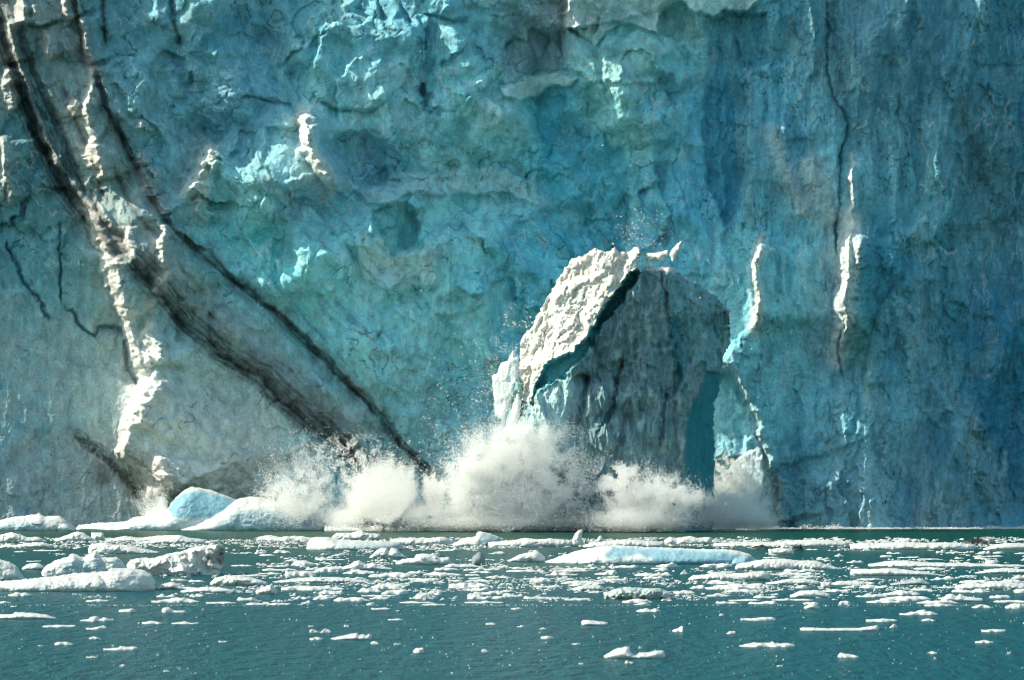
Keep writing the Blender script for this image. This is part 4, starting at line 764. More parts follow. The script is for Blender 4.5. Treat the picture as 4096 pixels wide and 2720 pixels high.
W = 'white'
FL = [  # (skyline, water line row, label, options)
 ([(-30,2150),(20,2132),(45,2127),(80,2135),(110,2148),(150,2145),(190,2162)],2169,'rounded white floe under the low pale blue iceberg, at the left edge',{}),
 ([(213,2157),(250,2145),(290,2130),(310,2124),(335,2130),(370,2150),(382,2162)],2166,'smooth white hump-shaped floe just left of a small upright ice cube, far row',{}),
 ([(362,2156),(364,2130),(390,2128),(417,2132),(419,2156)],2161,'small upright cube of white ice beside the smooth hump-shaped floe',{'sharp':.25}),
 ([(420,2158),(500,2142),(560,2150),(640,2140),(720,2138),(760,2150),(830,2158)],2166,'long crumbly white floe in the far row in front of the blue dome iceberg',{}),
 ([(540,2170),(600,2160),(660,2152),(720,2140),(755,2150),(820,2166)],2175,'crumbly peaked floe overlapping the far row in front of the blue dome iceberg',{}),
 ([(-10,2186),(20,2176),(60,2178),(110,2170),(170,2167),(200,2176),(212,2186)],2191,'flat white floe at the left edge behind the tall lumpy floes',{}),
 ([(350,2206),(355,2182),(380,2172),(430,2170),(440,2176),(500,2178),(560,2190),(640,2207)],2214,'white floe with a leaning slab on it behind the tall crystalline chunk',{'lobes':[([(392,2210),(415,2188),(440,2176),(452,2180),(440,2196),(425,2212)],.2)]}),
 ([(505,2258),(520,2236),(580,2228),(600,2232),(640,2224),(680,2210),(720,2204),(760,2192),(790,2184),(830,2178),(850,2176),(892,2176),(905,2196),(902,2222),(896,2250),(890,2270),(880,2290)],2302,'tall crystalline chunk with shadow-grey overhanging right end, left foreground',{'rough':2.0,'sharp':.4,'grey':[([(800,2240),(850,2205),(905,2190),(910,2250),(830,2262)],(.22,.21,.19),.85)],'depth':6}),  # grey patch paints the shadow at the overhang
 ([(165,2286),(180,2264),(220,2240),(270,2226),(285,2211),(310,2216),(330,2228),(380,2204),(410,2226),(470,2228),(490,2242),(505,2266)],2306,'double-humped smooth white floe with blue-grey hollow, left foreground',{'rough':.6,'blue':[([(230,2250),(350,2245),(450,2262),(380,2285),(260,2288)],.4)]}),
 ([(-50,2236),(0,2236),(40,2246),(70,2266),(90,2298),(102,2316)],2322,'big rounded white floe cut off by the left edge of the view',{'rough':.4}),
 ([(-50,2326),(100,2315),(200,2305),(300,2292),(430,2284),(440,2270),(520,2271),(580,2279),(610,2298),(622,2322)],2366,'long massive white floe with smooth wall-like front, lower left',{'rough':.5,'sharp':.35,'depth':7}),
 ([(85,2272),(110,2254),(150,2250),(180,2264)],2279,'small white lump between the left edge floe and the double-humped floe',{}),
 ([(838,2330),(860,2310),(900,2300),(960,2303),(1010,2310),(1040,2318),(1072,2328)],2341,'white floe with granular top right of the tall crystalline chunk',{'rough':1.4}),
 ([(620,2350),(650,2335),(690,2325),(730,2345),(800,2350)],2357,'crumbly white floe in front of the tall crystalline chunk',{'rough':1.6}),
 ([(720,2362),(770,2352),(830,2345),(900,2352),(940,2360)],2371,'low crumbly floe between the long massive floe and the granular floe',{'rough':1.6}),
 ([(-20,2458),(50,2455),(60,2447),(130,2450),(190,2458),(227,2470)],2477,'pointed white floe alone at the left edge on open water',{'rough':.6}),
 ([(315,2483),(350,2479),(356,2468),(380,2465),(390,2475),(420,2470),(446,2479)],2485,'small floe with two crumbs on it, right of the pointed floe at left',{}),
 ([(470,2440),(500,2436),(522,2432),(545,2441)],2448,'little toothed white floe above the pair of thin floes at left',{}),
 ([(645,2444),(652,2432),(672,2430),(690,2440),(742,2445)],2450,'small floe with round head and thin tail, left open water',{}),
 ([(565,2489),(600,2483),(650,2490)],2496,'thin short floe left of another thin floe, left open water',{}),
 ([(683,2491),(730,2486),(760,2490),(792,2491)],2496,'thin short floe right of its twin, left open water',{}),
 ([(165,2503),(220,2500),(270,2502),(295,2501)],2509,'thin broken string of ice under the pointed floe',{}),
 ([(340,2512),(380,2508),(410,2503),(425,2508)],2518,'small toothed floe below the floe carrying two crumbs',{}),
 ([(215,2573),(250,2566),(287,2574)],2580,'small low white floe in the lower left open water',{}),
 ([(408,2597),(440,2594),(470,2592),(475,2585),(510,2588),(545,2588)],2601,'broken thin floe, lowest long one at lower left',{}),
 ([(353,2552),(372,2545),(395,2551)],2556,'tiny faint round lump in the lower left water',{}),
 ([(30,2380),(60,2370),(90,2369),(122,2378)],2385,'small bright floe in front of the long massive floe at left',{}),
 ([(-10,2410),(15,2402),(42,2410)],2413,'tiny floe at the left edge below the long massive floe',{}),
 ([(340,2402),(390,2396),(428,2402)],2407,'small thin floe left of the crumb string under the long massive floe',{}),
 ([(600,2405),(680,2396),(730,2392),(790,2405)],2410,'crumbly floe with raised right end, lower edge of the left ice belt',{'rough':1.4}),
 ([(1222,2196),(1230,2170),(1245,2148),(1310,2145),(1350,2155),(1450,2160),(1560,2164),(1605,2165),(1614,2186)],2201,'thick tabular white floe with blue-grey front below the splash foam',{'rough':.4,'sharp':.3,'depth':14,'lobes':[([(1328,2198),(1345,2176),(1400,2170),(1460,2178),(1560,2176),(1602,2190)],.12)],'blue':[([(1360,2182),(1600,2176),(1610,2196),(1380,2200)],.35)]}),
 ([(1325,2146),(1345,2130),(1400,2130),(1420,2126),(1445,2119),(1465,2130),(1520,2135),(1532,2150)],2161,'bumpy white floe standing behind the thick tabular floe',{}),
 ([(1020,2152),(1060,2142),(1120,2148),(1180,2145),(1260,2154)],2162,'long low floe in the far row left of the thick tabular floe',{}),
 ([(1560,2158),(1620,2150),(1700,2152),(1780,2145),(1812,2168)],2180,'flat white floe between the thick tabular floe and the grey-faced wedge',{}),
 ([(1808,2176),(1850,2150),(1900,2145),(1905,2130),(1926,2123),(1960,2133),(2000,2146),(2012,2168)],2184,'wedge-shaped floe with smooth blue-grey face in front of the main splash',{'rough':.35,'depth':7,'blue':[([(1925,2134),(2000,2148),(2010,2180),(1950,2180),(1915,2150)],.45)],'lobes':[([(1812,2182),(1850,2160),(1900,2155),(1940,2180)],.15)]}),  # shaded right side painted blue-grey into the colour
 ([(1475,2228),(1505,2200),(1530,2190),(1548,2190),(1555,2203),(1566,2189),(1590,2195),(1610,2215),(1632,2228)],2232,'twin-peaked bright floe below the thick tabular floe',{'sharp':.45}),
 ([(1580,2250),(1610,2235),(1655,2230),(1665,2215),(1700,2212),(1745,2220),(1760,2228),(1800,2228),(1812,2250)],2258,'mounded white floe left of the dark grey ice nub',{'rough':.6}),
 ([(1884,2246),(1890,2225),(1910,2208),(1925,2207),(1940,2225),(1943,2248)],2259,'small dark grey rounded ice nub among white floes',{'base':(.30,.36,.38),'rough':.3,'sharp':.35}),
 ([(1158,2258),(1175,2245),(1215,2243),(1280,2256)],2263,'low flat floe above the wide granular belt, left of centre',{}),
 ([(1360,2270),(1400,2256),(1418,2243),(1440,2242),(1460,2256),(1490,2248),(1520,2262),(1572,2272)],2279,'floe with two small domes on it, left of the mounded floe',{}),
 ([(1255,2282),(1290,2268),(1340,2266),(1372,2278)],2287,'flat granular floe left of the floe with two small domes',{}),
 ([(1470,2302),(1520,2295),(1590,2287),(1650,2300)],2309,'peaked low floe below the floe with two small domes',{}),
 ([(1368,2290),(1420,2280),(1500,2288)],2295,'thin flat floe under the floe with two small domes',{}),
 ([(1134,2295),(1145,2284),(1170,2290),(1185,2283),(1230,2282),(1262,2300)],2305,'low domed floe at the head of the wide granular belt',{}),
 ([(1090,2325),(1180,2312),(1260,2308),(1340,2306),(1400,2312),(1472,2322)],2331,'very wide granular white floe left of centre',{'rough':1.8}),
 ([(1693,2297),(1740,2288),(1780,2292),(1850,2298)],2302,'thin isolated floe under the dark grey ice nub',{}),
 ([(1484,2350),(1520,2335),(1570,2336),(1622,2348)],2355,'toothed granular floe in the middle of the belt, left of centre',{'rough':2}),
 ([(1425,2366),(1470,2352),(1522,2362)],2369,'crumbly floe below the wide granular floe',{'rough':2}),
 ([(1793,2348),(1840,2333),(1900,2336),(1960,2345)],2353,'toothed granular floe below the dark grey nub and the thin isolated floe',{'rough':2}),
 ([(1020,2362),(1060,2345),(1078,2338),(1086,2330),(1096,2342),(1110,2362)],2376,'lump with a small spike at the left end of the granular belt',{'rough':1.6}),
 ([(1118,2352),(1180,2341),(1240,2345),(1300,2346),(1372,2354)],2361,'long thin floe right of the spiked lump',{}),
 ([(1524,2372),(1570,2360),(1630,2362)],2378,'low floe with small peak, lower edge of the belt left of centre',{}),
 ([(1645,2390),(1680,2375),(1720,2378),(1742,2388)],2396,'short granular floe, lower edge of the belt near centre',{'rough':2}),
 ([(1868,2388),(1900,2378),(1965,2390)],2397,'short granular floe left of the translucent ice clump',{'rough':2}),
 ([(1475,2392),(1510,2385),(1556,2390)],2397,'short thin floe at the bottom of the belt, left of centre',{}),
 ([(1688,2417),(1730,2414),(1782,2417)],2421,'thin bar of ice just below the belt near centre',{}),
 ([(1308,2556),(1350,2546),(1400,2535),(1430,2530),(1436,2541),(1450,2535),(1465,2541),(1475,2533),(1487,2538),(1488,2553)],2560,'tapering bright floe with knobbly right end in open water',{'depth':2.2}),
 ([(1238,2553),(1260,2547),(1290,2552)],2560,'short floe at the left tip of the tapering bright floe',{}),
 ([(1237,2523),(1250,2517),(1273,2527)],2530,'tiny floe left of a little pyramid of ice',{}),
 ([(1276,2528),(1290,2517),(1300,2512),(1325,2528)],2531,'little pyramid of ice above the tapering bright floe',{}),
 ([(1482,2570),(1500,2564),(1518,2572)],2577,'tiny floe at the right tip of the tapering bright floe',{}),
 ([(1651,2600),(1665,2595),(1690,2590),(1696,2592),(1697,2606)],2612,'small brilliant cube of ice in the lower centre water',{'sharp':.3,'depth':.9}),
 ([(1925,2602),(1940,2595),(1955,2603)],2609,'tiny dull lump in the lower centre water',{}),
 ([(1552,2477),(1600,2475),(1612,2478)],2481,'thin bar of ice alone in open water near centre',{}),
 ([(1484,2433),(1530,2431),(1562,2433)],2438,'thin bar of ice under a bright crumb, left of centre',{}),
 ([(1465,2410),(1480,2406),(1500,2407),(1492,2418)],2421,'bright two-piece crumb just below the belt, left of centre',{'rough':2}),
 ([(1944,2494),(1965,2490),(1982,2495)],2499,'tiny flat floe alone in open water between the little cube and the belt',{}),
 ([(1950,2166),(2050,2160),(2100,2150),(2150,2156),(2200,2152),(2290,2162)],2187,'broad lumpy floe in front of the main splash',{}),
 ([(2278,2178),(2290,2152),(2298,2132),(2312,2120),(2334,2117),(2336,2122),(2327,2140),(2330,2160),(2344,2180)],2186,'hooked upright ice spike on the far belt in front of the main splash',{'sharp':.35,'depth':2.2,'rough':.6}),
 ([(2382,2162),(2392,2148),(2400,2139),(2410,2146),(2422,2162)],2166,'small clear pointed ice crystal right of the hooked ice spike',{'depth':1.6}),
 ([(2330,2178),(2400,2165),(2515,2155),(2550,2160),(2660,2166)],2190,'long flat floe behind the long blue-faced floe',{}),
 ([(2655,2160),(2680,2145),(2700,2152),(2760,2142),(2790,2150),(2842,2146),(2852,2166)],2178,'two-block floe with tilted slab behind the long blue-faced floe',{'lobes':[([(2750,2176),(2770,2160),(2842,2147),(2853,2168)],.15)]}),
 ([(2850,2172),(2950,2166),(3080,2168),(3180,2160),(3300,2158),(3400,2166)],2187,'long far belt floe left of the right-hand dark debris ice',{}),
 ([(2178,2247),(2250,2220),(2330,2195),(2400,2184),(2452,2179),(2550,2185),(2700,2190),(2800,2195),(2900,2195),(2950,2201),(3000,2216),(3032,2242)],2257,'largest long floe with a blue concave front and white left slope, centre right',
   {'rough':.25,'depth':17,'sharp':.55,'res':1.2,'mat':'berg','lobes':[([(2380,2254),(2440,2243),(2500,2236),(2545,2219),(2580,2219),(2600,2235),(2640,2254)],.10),([(2900,2250),(2940,2226),(2980,2222),(3020,2244)],.2)],'blue':[([(2425,2212),(2450,2188),(2700,2198),(2900,2206),(3010,2232),(3000,2256),(2650,2260),(2560,2216),(2430,2240)],.75)]}),
 ([(2030,2242),(2080,2215),(2150,2203),(2182,2226)],2247,'white hump left of the long blue-faced floe',{}),
 ([(2625,2262),(2660,2255),(2690,2250),(2712,2262)],2269,'small white floe below the front of the long blue-faced floe',{}),
 ([(2938,2268),(2950,2253),(3000,2245),(3050,2235),(3130,2232),(3200,2241),(3270,2240),(3300,2255),(3372,2274)],2279,'wide lumpy floe right of and below the long blue-faced floe',{}),
 ([(2753,2312),(2770,2300),(2820,2297),(2850,2290),(2910,2292),(2980,2290),(3050,2282),(3082,2292)],2322,'wide white floe under the lumpy one, right of centre',{}),
 ([(2378,2294),(2420,2288),(2458,2279),(2470,2292)],2299,'floe with a pointed right end below the long blue-faced floe',{}),
 ([(2722,2294),(2740,2275),(2757,2294)],2297,'small ice pyramid above the wide white floe',{}),
 ([(2118,2326),(2140,2310),(2155,2318),(2190,2314),(2213,2326)],2330,'small floe with a pointed bump, below the white hump',{}),
 ([(2243,2332),(2300,2322),(2360,2324),(2422,2332)],2336,'flat thin floe above the translucent ice clump',{}),
 ([(2413,2374),(2450,2356),(2500,2345),(2560,2350),(2640,2352),(2702,2374)],2396,'translucent glassy ice clump, centre of the belt',{'rough':2.4,'base':(.55,.63,.60)}),
 ([(2488,2404),(2540,2394),(2612,2404)],2411,'low floe in front of the translucent ice clump',{'rough':1.6}),
 ([(2288,2352),(2340,2338),(2400,2340),(2424,2354)],2363,'pale floe left of the translucent ice clump',{'base':(.62,.69,.67)}),
 ([(2698,2370),(2740,2360),(2784,2368)],2377,'thin floe right of the translucent ice clump',{}),
 ([(2828,2382),(2870,2372),(2924,2382)],2386,'thin floe at the lower edge, right of the translucent ice clump',{}),
 ([(2826,2352),(2900,2340),(2980,2338),(3062,2350)],2358,'granular flat floe under the wide white floe',{'rough':1.6}),
 ([(2548,2445),(2565,2437),(2590,2434),(2605,2441),(2625,2434),(2644,2444)],2448,'floe of two small lumps in open water under the translucent clump',{'depth':1.6}),
 ([(2323,2486),(2332,2479),(2350,2478),(2400,2485),(2432,2488),(2432,2496)],2502,'smooth bone-shaped floe in open water, centre',{'depth':1.6,'rough':.5}),
 ([(2413,2622),(2440,2605),(2470,2592),(2508,2584),(2520,2588),(2522,2602),(2535,2616),(2546,2618),(2555,2609),(2590,2608),(2620,2600),(2657,2601),(2664,2626)],2635,'nearest bright floe with a fin on the left and a block on the right',{'depth':2.0,'rough':.5,'sharp':.45}),
 ([(2163,2546),(2185,2543),(2213,2549)],2555,'small flat floe left of the nearest bright floe',{}),
 ([(2692,2522),(2712,2516),(2728,2505),(2736,2510),(2730,2525)],2527,'small broken crumb with a raised tip, lower centre right',{'depth':.9}),
 ([(2045,2434),(2080,2429),(2092,2436)],2438,'tiny bright floe just below the belt at centre',{}),
 ([(2964,2476),(3020,2472),(3090,2468),(3108,2477)],2482,'flat bar-shaped floe in open water, centre right',{}),
 ([(2962,2582),(3000,2574),(3085,2572),(3095,2566),(3110,2574),(3160,2572),(3184,2582)],2588,'low ragged floe in the lower right water',{}),
 ([(2288,2574),(2310,2571),(2322,2575)],2578,'tiny faint floe above the nearest bright floe',{}),
 ([(3592,2166),(3600,2156),(3640,2153),(3680,2160),(3676,2168)],2172,'small flat-topped slab on the far belt, right',{'sharp':.3}),
 ([(3398,2178),(3440,2168),(3500,2172),(3600,2166),(3700,2170),(3800,2168),(3904,2178)],2199,'long crumbly floe of the far belt between two dark debris patches',{}),
 ([(3930,2194),(3980,2176),(4040,2170),(4130,2174)],2200,'smooth white floe of the far belt at the right edge',{'rough':.5}),
 ([(3072,2196),(3120,2190),(3170,2194),(3178,2206)],2219,'white lump in front of the dark debris ice, right',{}),
 ([(3120,2186),(3132,2168),(3160,2180),(3180,2190)],2195,'small white peak between two dark debris patches, right of the blue-faced floe',{}),
 ([(3938,2250),(3942,2236),(3990,2240),(4000,2247),(3988,2260)],2264,'small tilted slab standing on a long floe near the right edge',{'sharp':.3,'depth':2}),
 ([(3470,2255),(3560,2242),(3620,2240),(3700,2248),(3900,2252),(4130,2260)],2268,'very long thin floe carrying the small tilted slab, right',{}),
 ([(3398,2292),(3405,2274),(3480,2275),(3560,2271),(3640,2279),(3700,2285),(3757,2296)],2302,'bright long flat-topped floe in the right belt',{'rough':.6,'sharp':.35}),
 ([(3895,2290),(3960,2275),(4030,2270),(4130,2280)],2294,'granular floe at the right edge under the very long thin floe',{}),
 ([(3280,2346),(3284,2326),(3310,2328),(3326,2324),(3326,2344)],2351,'small block of clear ice on the crowded right belt',{'sharp':.3,'depth':1.6}),
 ([(3060,2330),(3160,2314),(3220,2312),(3282,2326)],2338,'granular floe left of the small block of clear ice',{'rough':1.6}),
 ([(3330,2332),(3400,2322),(3504,2332)],2339,'thin granular floe right of the small block of clear ice',{'rough':1.6}),
 ([(3558,2334),(3620,2322),(3684,2314),(3722,2332)],2340,'smooth grey translucent mound in the right belt',{'base':(.5,.58,.58),'rough':.3}),
 ([(3818,2342),(3880,2326),(3930,2334),(3960,2322),(4040,2328),(4130,2340)],2358,'wide floe with three bumps at the right edge',{}),
 ([(3158,2380),(3200,2362),(3270,2358),(3322,2376)],2391,'pale mound at the lower edge of the right belt',{'rough':.7}),
 ([(3538,2374),(3600,2361),(3684,2372)],2380,'low granular floe under the grey translucent mound',{'rough':1.5}),
 ([(3528,2396),(3600,2386),(3700,2386),(3733,2396)],2402,'flat bar-like floe at the lower right of the belt',{}),
 ([(3762,2398),(3785,2376),(3810,2373),(3826,2384),(3840,2373),(3860,2384),(3934,2394)],2407,'floe with two smooth domes near the right edge',{'rough':.5}),
 ([(3702,2420),(3760,2413),(3814,2420)],2425,'thin flat floe left of another thin floe, lower right',{}),
 ([(3893,2426),(3930,2416),(3977,2428)],2432,'thin floe below the one with two domes, lower right',{}),
 ([(4025,2424),(4070,2412),(4120,2420)],2434,'floe cut by the right edge at the lower side of the belt',{}),
 ([(3213,2428),(3240,2412),(3260,2410),(3283,2430)],2436,'small triangular floe below the pale mound, right',{}),
 ([(3603,2454),(3660,2450),(3700,2440),(3757,2456)],2460,'thin floe with a central peak alone in the right open water',{}),
 ([(3468,2480),(3520,2477),(3535,2472),(3592,2480)],2487,'thin floe with a bump, right open water',{}),
 ([(3198,2512),(3215,2508),(3300,2512),(3430,2511),(3495,2502),(3512,2500),(3518,2516)],2525,'long narrow plank-like floe in the right open water',{'depth':2.2,'rough':.6,'sharp':.4}),
 ([(3558,2506),(3580,2494),(3592,2500)],2511,'tiny sparkling crumb right of the plank-like floe',{}),
 ([(3688,2478),(3715,2474),(3742,2479)],2484,'short thin floe right of the thin floe with a bump',{}),
 ([(3930,2520),(3980,2516),(4026,2520)],2528,'short thick bar of ice near the right edge',{}),
 ([(3353,2622),(3365,2612),(3390,2616),(3442,2624)],2630,'faint blurred floe lowest in the right water',{}),
 ([(3903,2566),(3940,2560),(3960,2564),(3977,2570)],2572,'little floe below the short thick bar near the right edge',{}),
]
def traced():
    for k, (pts, vb, lab, op) in enumerate(FL):
        op = dict(op)
        if 'mat' in op: op['mat'] = M[op['mat']]
        tall = vb - min(p[1] for p in pts) >= 24
        (slab_floe if tall else floe)(pts, vb, lab, seed=1000 + k * 31, **op)
    # debris-laden dark ice
    floe([(3005, 2190), (3020, 2184), (3050, 2178), (3080, 2184), (3100, 2192)], 2197, 'left dark debris-covered ice patch behind the white lump at right', 'debris_ice', base=(.03, .032, .025), cat='dirty ice', mat=M['debris'], rough=2.5, seed=77)
    floe([(3160, 2194), (3180, 2183), (3200, 2180), (3216, 2194)], 2203, 'small dark debris-covered ice right of the small white peak', 'debris_ice', base=(.025, .027, .022), cat='dirty ice', mat=M['debris'], rough=2.2, seed=78)
    floe([(3850, 2172), (3880, 2160), (3900, 2162), (3925, 2154), (3955, 2152), (3975, 2160), (4000, 2162), (3985, 2172)], 2177, 'dark debris-covered ice far right with a few white pieces on it', 'debris_ice', base=(.035, .035, .028), cat='dirty ice', mat=M['debris'], rough=2.5, seed=79, grey=[([(3930, 2150), (3965, 2150), (3975, 2165), (3940, 2162)], (.7, .7, .68), .9)])
traced()

def crowd():
    bands = [  # rows, columns, how many, width range, skyline range, label
        ((2200, 2262), (0, 4096), 34, (40, 130), (5, 14), 'small white ice scrap between the big floes of the upper belt', 'ice scraps of the upper belt'),
        ((2262, 2335), (600, 4096), 52, (50, 170), (7, 17), 'crumbly white ice scrap in the crowded middle belt', 'ice scraps of the middle belt'),
        ((2335, 2420), (560, 4096), 56, (50, 180), (7, 17), 'low granular ice scrap in the lower belt', 'ice scraps of the lower belt'),
        ((2420, 2700), (0, 4096), 26, (10, 50), (5, 12), 'tiny ice crumb alone on the open foreground water', 'ice crumbs on the open water')]
    taken = [(min(p[0] for p in f[0]), max(p[0] for p in f[0]), f[1], min(p[1] for p in f[0])) for f in FL]
    for (va, vb_), (ua, ub), n, (wa, wb), (ha, hb), lab, grp in bands:
        got = 0; tries = 0
        while got < n and tries < 4000:
            tries += 1
            v = va + (vb_ - va) * rng.random(); u = ua + (ub - ua) * rng.random(); w_ = wa + (wb - wa) * rng.random() ** 1.6; h = ha + (hb - ha) * rng.random()
            if any(u + w_ > a and u < b and abs(v - c) < 7 for a, b, c, _ in taken): continue
            if any(u + w_ > a and u < b and v < c + 2 and v - h > t for a, b, c, t in taken): continue
            m = int(rng.integers(4, 8)); xs = np.sort(rng.random(m)) * w_ * .9 + u + .05 * w_
            pts = [(u, v - 2)] + [(x, v - h * (.35 + .65 * rng.random())) for x in xs] + [(u + w_, v - 2)]
            floe(pts, v, lab, group=grp, rough=1.5, res=.8); taken.append((u, u + w_, v, v - h)); got += 1
crowd()

def brash():
    """countless slivers and crumbs of ice on the water: one scatter mesh"""
    n = 26000
    v = np.concatenate([2146 + 60 * rng.random(n // 4), 2150 + 275 * rng.random(n * 3 // 4) ** .9, 2420 + 290 * rng.random(420)])
    u = -60 + 4220 * rng.random(len(v))
    cl = fbm(u / 260, v / 26, 4, 501) + .5 * fbm(u / 60, v / 7, 3, 502)
    band = np.exp(-((v - 2340) / 55) ** 2) * .42 + np.exp(-((v - 2172) / 20) ** 2) * .62 + .16 * np.exp(-((v - 2250) / 40) ** 2)
    band = band - .35 * sst(2400, 2425, v) - .45 * ((u < 560) & (v > 2225) & (v < 2370)) - .2 * ((u < 1000) & (v > 2300))
    keep = (cl + band > .34) & (v > 2150) | (v > 2420)
    v, u = v[keep], u[keep]; n = len(v); Y = water_dist(v); sc = Y / F
    wpx = 4 + 26 * rng.random(n) ** 2.2; wpx = np.where(v > 2420, 2 + 8 * rng.random(n) ** 2, wpx); hpx = (1.5 + 4.5 * rng.random(n) ** 1.5) * np.where(v > 2420, .9, 1)
    W2 = wpx * sc * .5; hh = hpx * sc; D2 = W2 * (.5 + .8 * rng.random(n))
    ang = np.linspace(0, 2 * np.pi, 7)[:-1]
    r = .7 + .5 * rng.random((n, 6)); r2 = (.35 + .4 * rng.random((n, 6)))
    ring = np.stack([wx(u, Y)[:, None] + W2[:, None] * r * np.cos(ang), Y[:, None] + D2[:, None] * r * np.sin(ang), np.full((n, 6), -.02)], -1)
    ring2 = np.stack([wx(u, Y)[:, None] + W2[:, None] * r2 * r * np.cos(ang), Y[:, None] + D2[:, None] * r2 * r * np.sin(ang), hh[:, None] * (.5 + .7 * rng.random((n, 6)))], -1)
    topv = np.stack([wx(u, Y) + W2 * .2 * (rng.random(n) - .5), Y, hh * (.9 + .5 * rng.random(n))], -1)[:, None, :]
    co = np.concatenate([ring, ring2, topv], 1).reshape(-1, 3)
    F_ = []
    for i in range(6):
        j = (i + 1) % 6; F_ += [[i, j, 6 + j], [i, 6 + j, 6 + i], [6 + i, 6 + j, 12]]
    faces = (np.arange(n)[:, None, None] * 13 + np.array(F_)[None]).reshape(-1, 3)
    c = np.repeat(WHITE[None] * (.85 + .2 * rng.random((n, 1))), 13, 0)
    o = mesh_obj('brash_ice', co, faces, M['floe'], np.clip(c, 0, .92), smooth=False)
    tag(o, 'countless slivers and crumbs of white brash ice scattered over the water', 'brash ice', kind='stuff')
brash()
# ------------------------------------------------------------------ spray: clouds of real droplets and ice crumbs
def droplets(name, label, pts, size, mat=None, group=None):
    """pts (n,3) world positions, size (n,) metres: one small randomly turned facet per droplet clump"""
    n = len(pts)
    q = rng.normal(size=(n, 3, 3)); q -= q.mean(1, keepdims=True)
    q /= np.linalg.norm(q, axis=2, keepdims=True)
    co = (pts[:, None, :] + q * size[:, None, None]).reshape(-1, 3)
    o = mesh_obj(name, co, np.arange(3 * n).reshape(n, 3), mat or M['spray'], smooth=False)
    return tag(o, label, 'water spray', group, 'stuff')
def uvY(u, v, Y):
    p = np.stack([wx(u, Y), Y, wz(v, Y)], -1); return p
def fan(n, cx, cy_, Y, R, a0, a1, spikes, seed, dy=3.0, inner=.0, fall=1.0, amp=.45):
    """jet of spray thrown out from a point of the water line: radius with ragged, streaky fingers"""
    a = np.radians(a0 + (a1 - a0) * rng.random(n)); x = (a - math.radians(a0)) / math.radians(a1 - a0)
    rm = R * (1 - amp + amp * (fbm(x * spikes, x * 0 + 3, 4, seed) * 1.6 + .6)) * (np.sin(np.pi * np.clip(x, 0, 1)) ** .35)
    r = rm * (inner + (1 - inner) * rng.random(n) ** fall) * (1 + .07 * rng.exponential(size=n)); a = a + .03 * rng.normal(size=n)
    u = cx + r * np.cos(a); v = cy_ - r * np.sin(a)
    return np.stack([u, v, Y + rng.normal(size=n) * dy], -1) + rng.normal(size=(n, 3)) * np.array([5, 5, 0])
def puff(n, cx, cy_, rx, ry, Y, seed, dy=3.0, thr=-.1, soft=.35, scale=60):
    """billow: gaussian ball broken up by turbulence"""
    u = cx + rx * rng.normal(size=n) * .55; v = cy_ + ry * rng.normal(size=n) * .55
    k = fbm(u / scale, v / scale, 5, seed); keep = k > thr + soft * (rng.random(n) - .5)
    return np.stack([u, v, Y + rng.normal(size=n) * dy], -1)[keep]
def solid(A, lo=.12):
    Y = np.where(A[:, 2] < 504, A[:, 2] - 9 * sst(1300, 1750, A[:, 0]), A[:, 2]); P = uvY(A[:, 0], A[:, 1], Y); return P[P[:, 2] > .05]
def cloud(name, label, parts, s0, s1, mat=None):
    P = np.concatenate([solid(p) for p in parts]); s = s0 + (s1 - s0) * rng.random(len(P)) ** 3
    return droplets(name, label, P, s, mat)
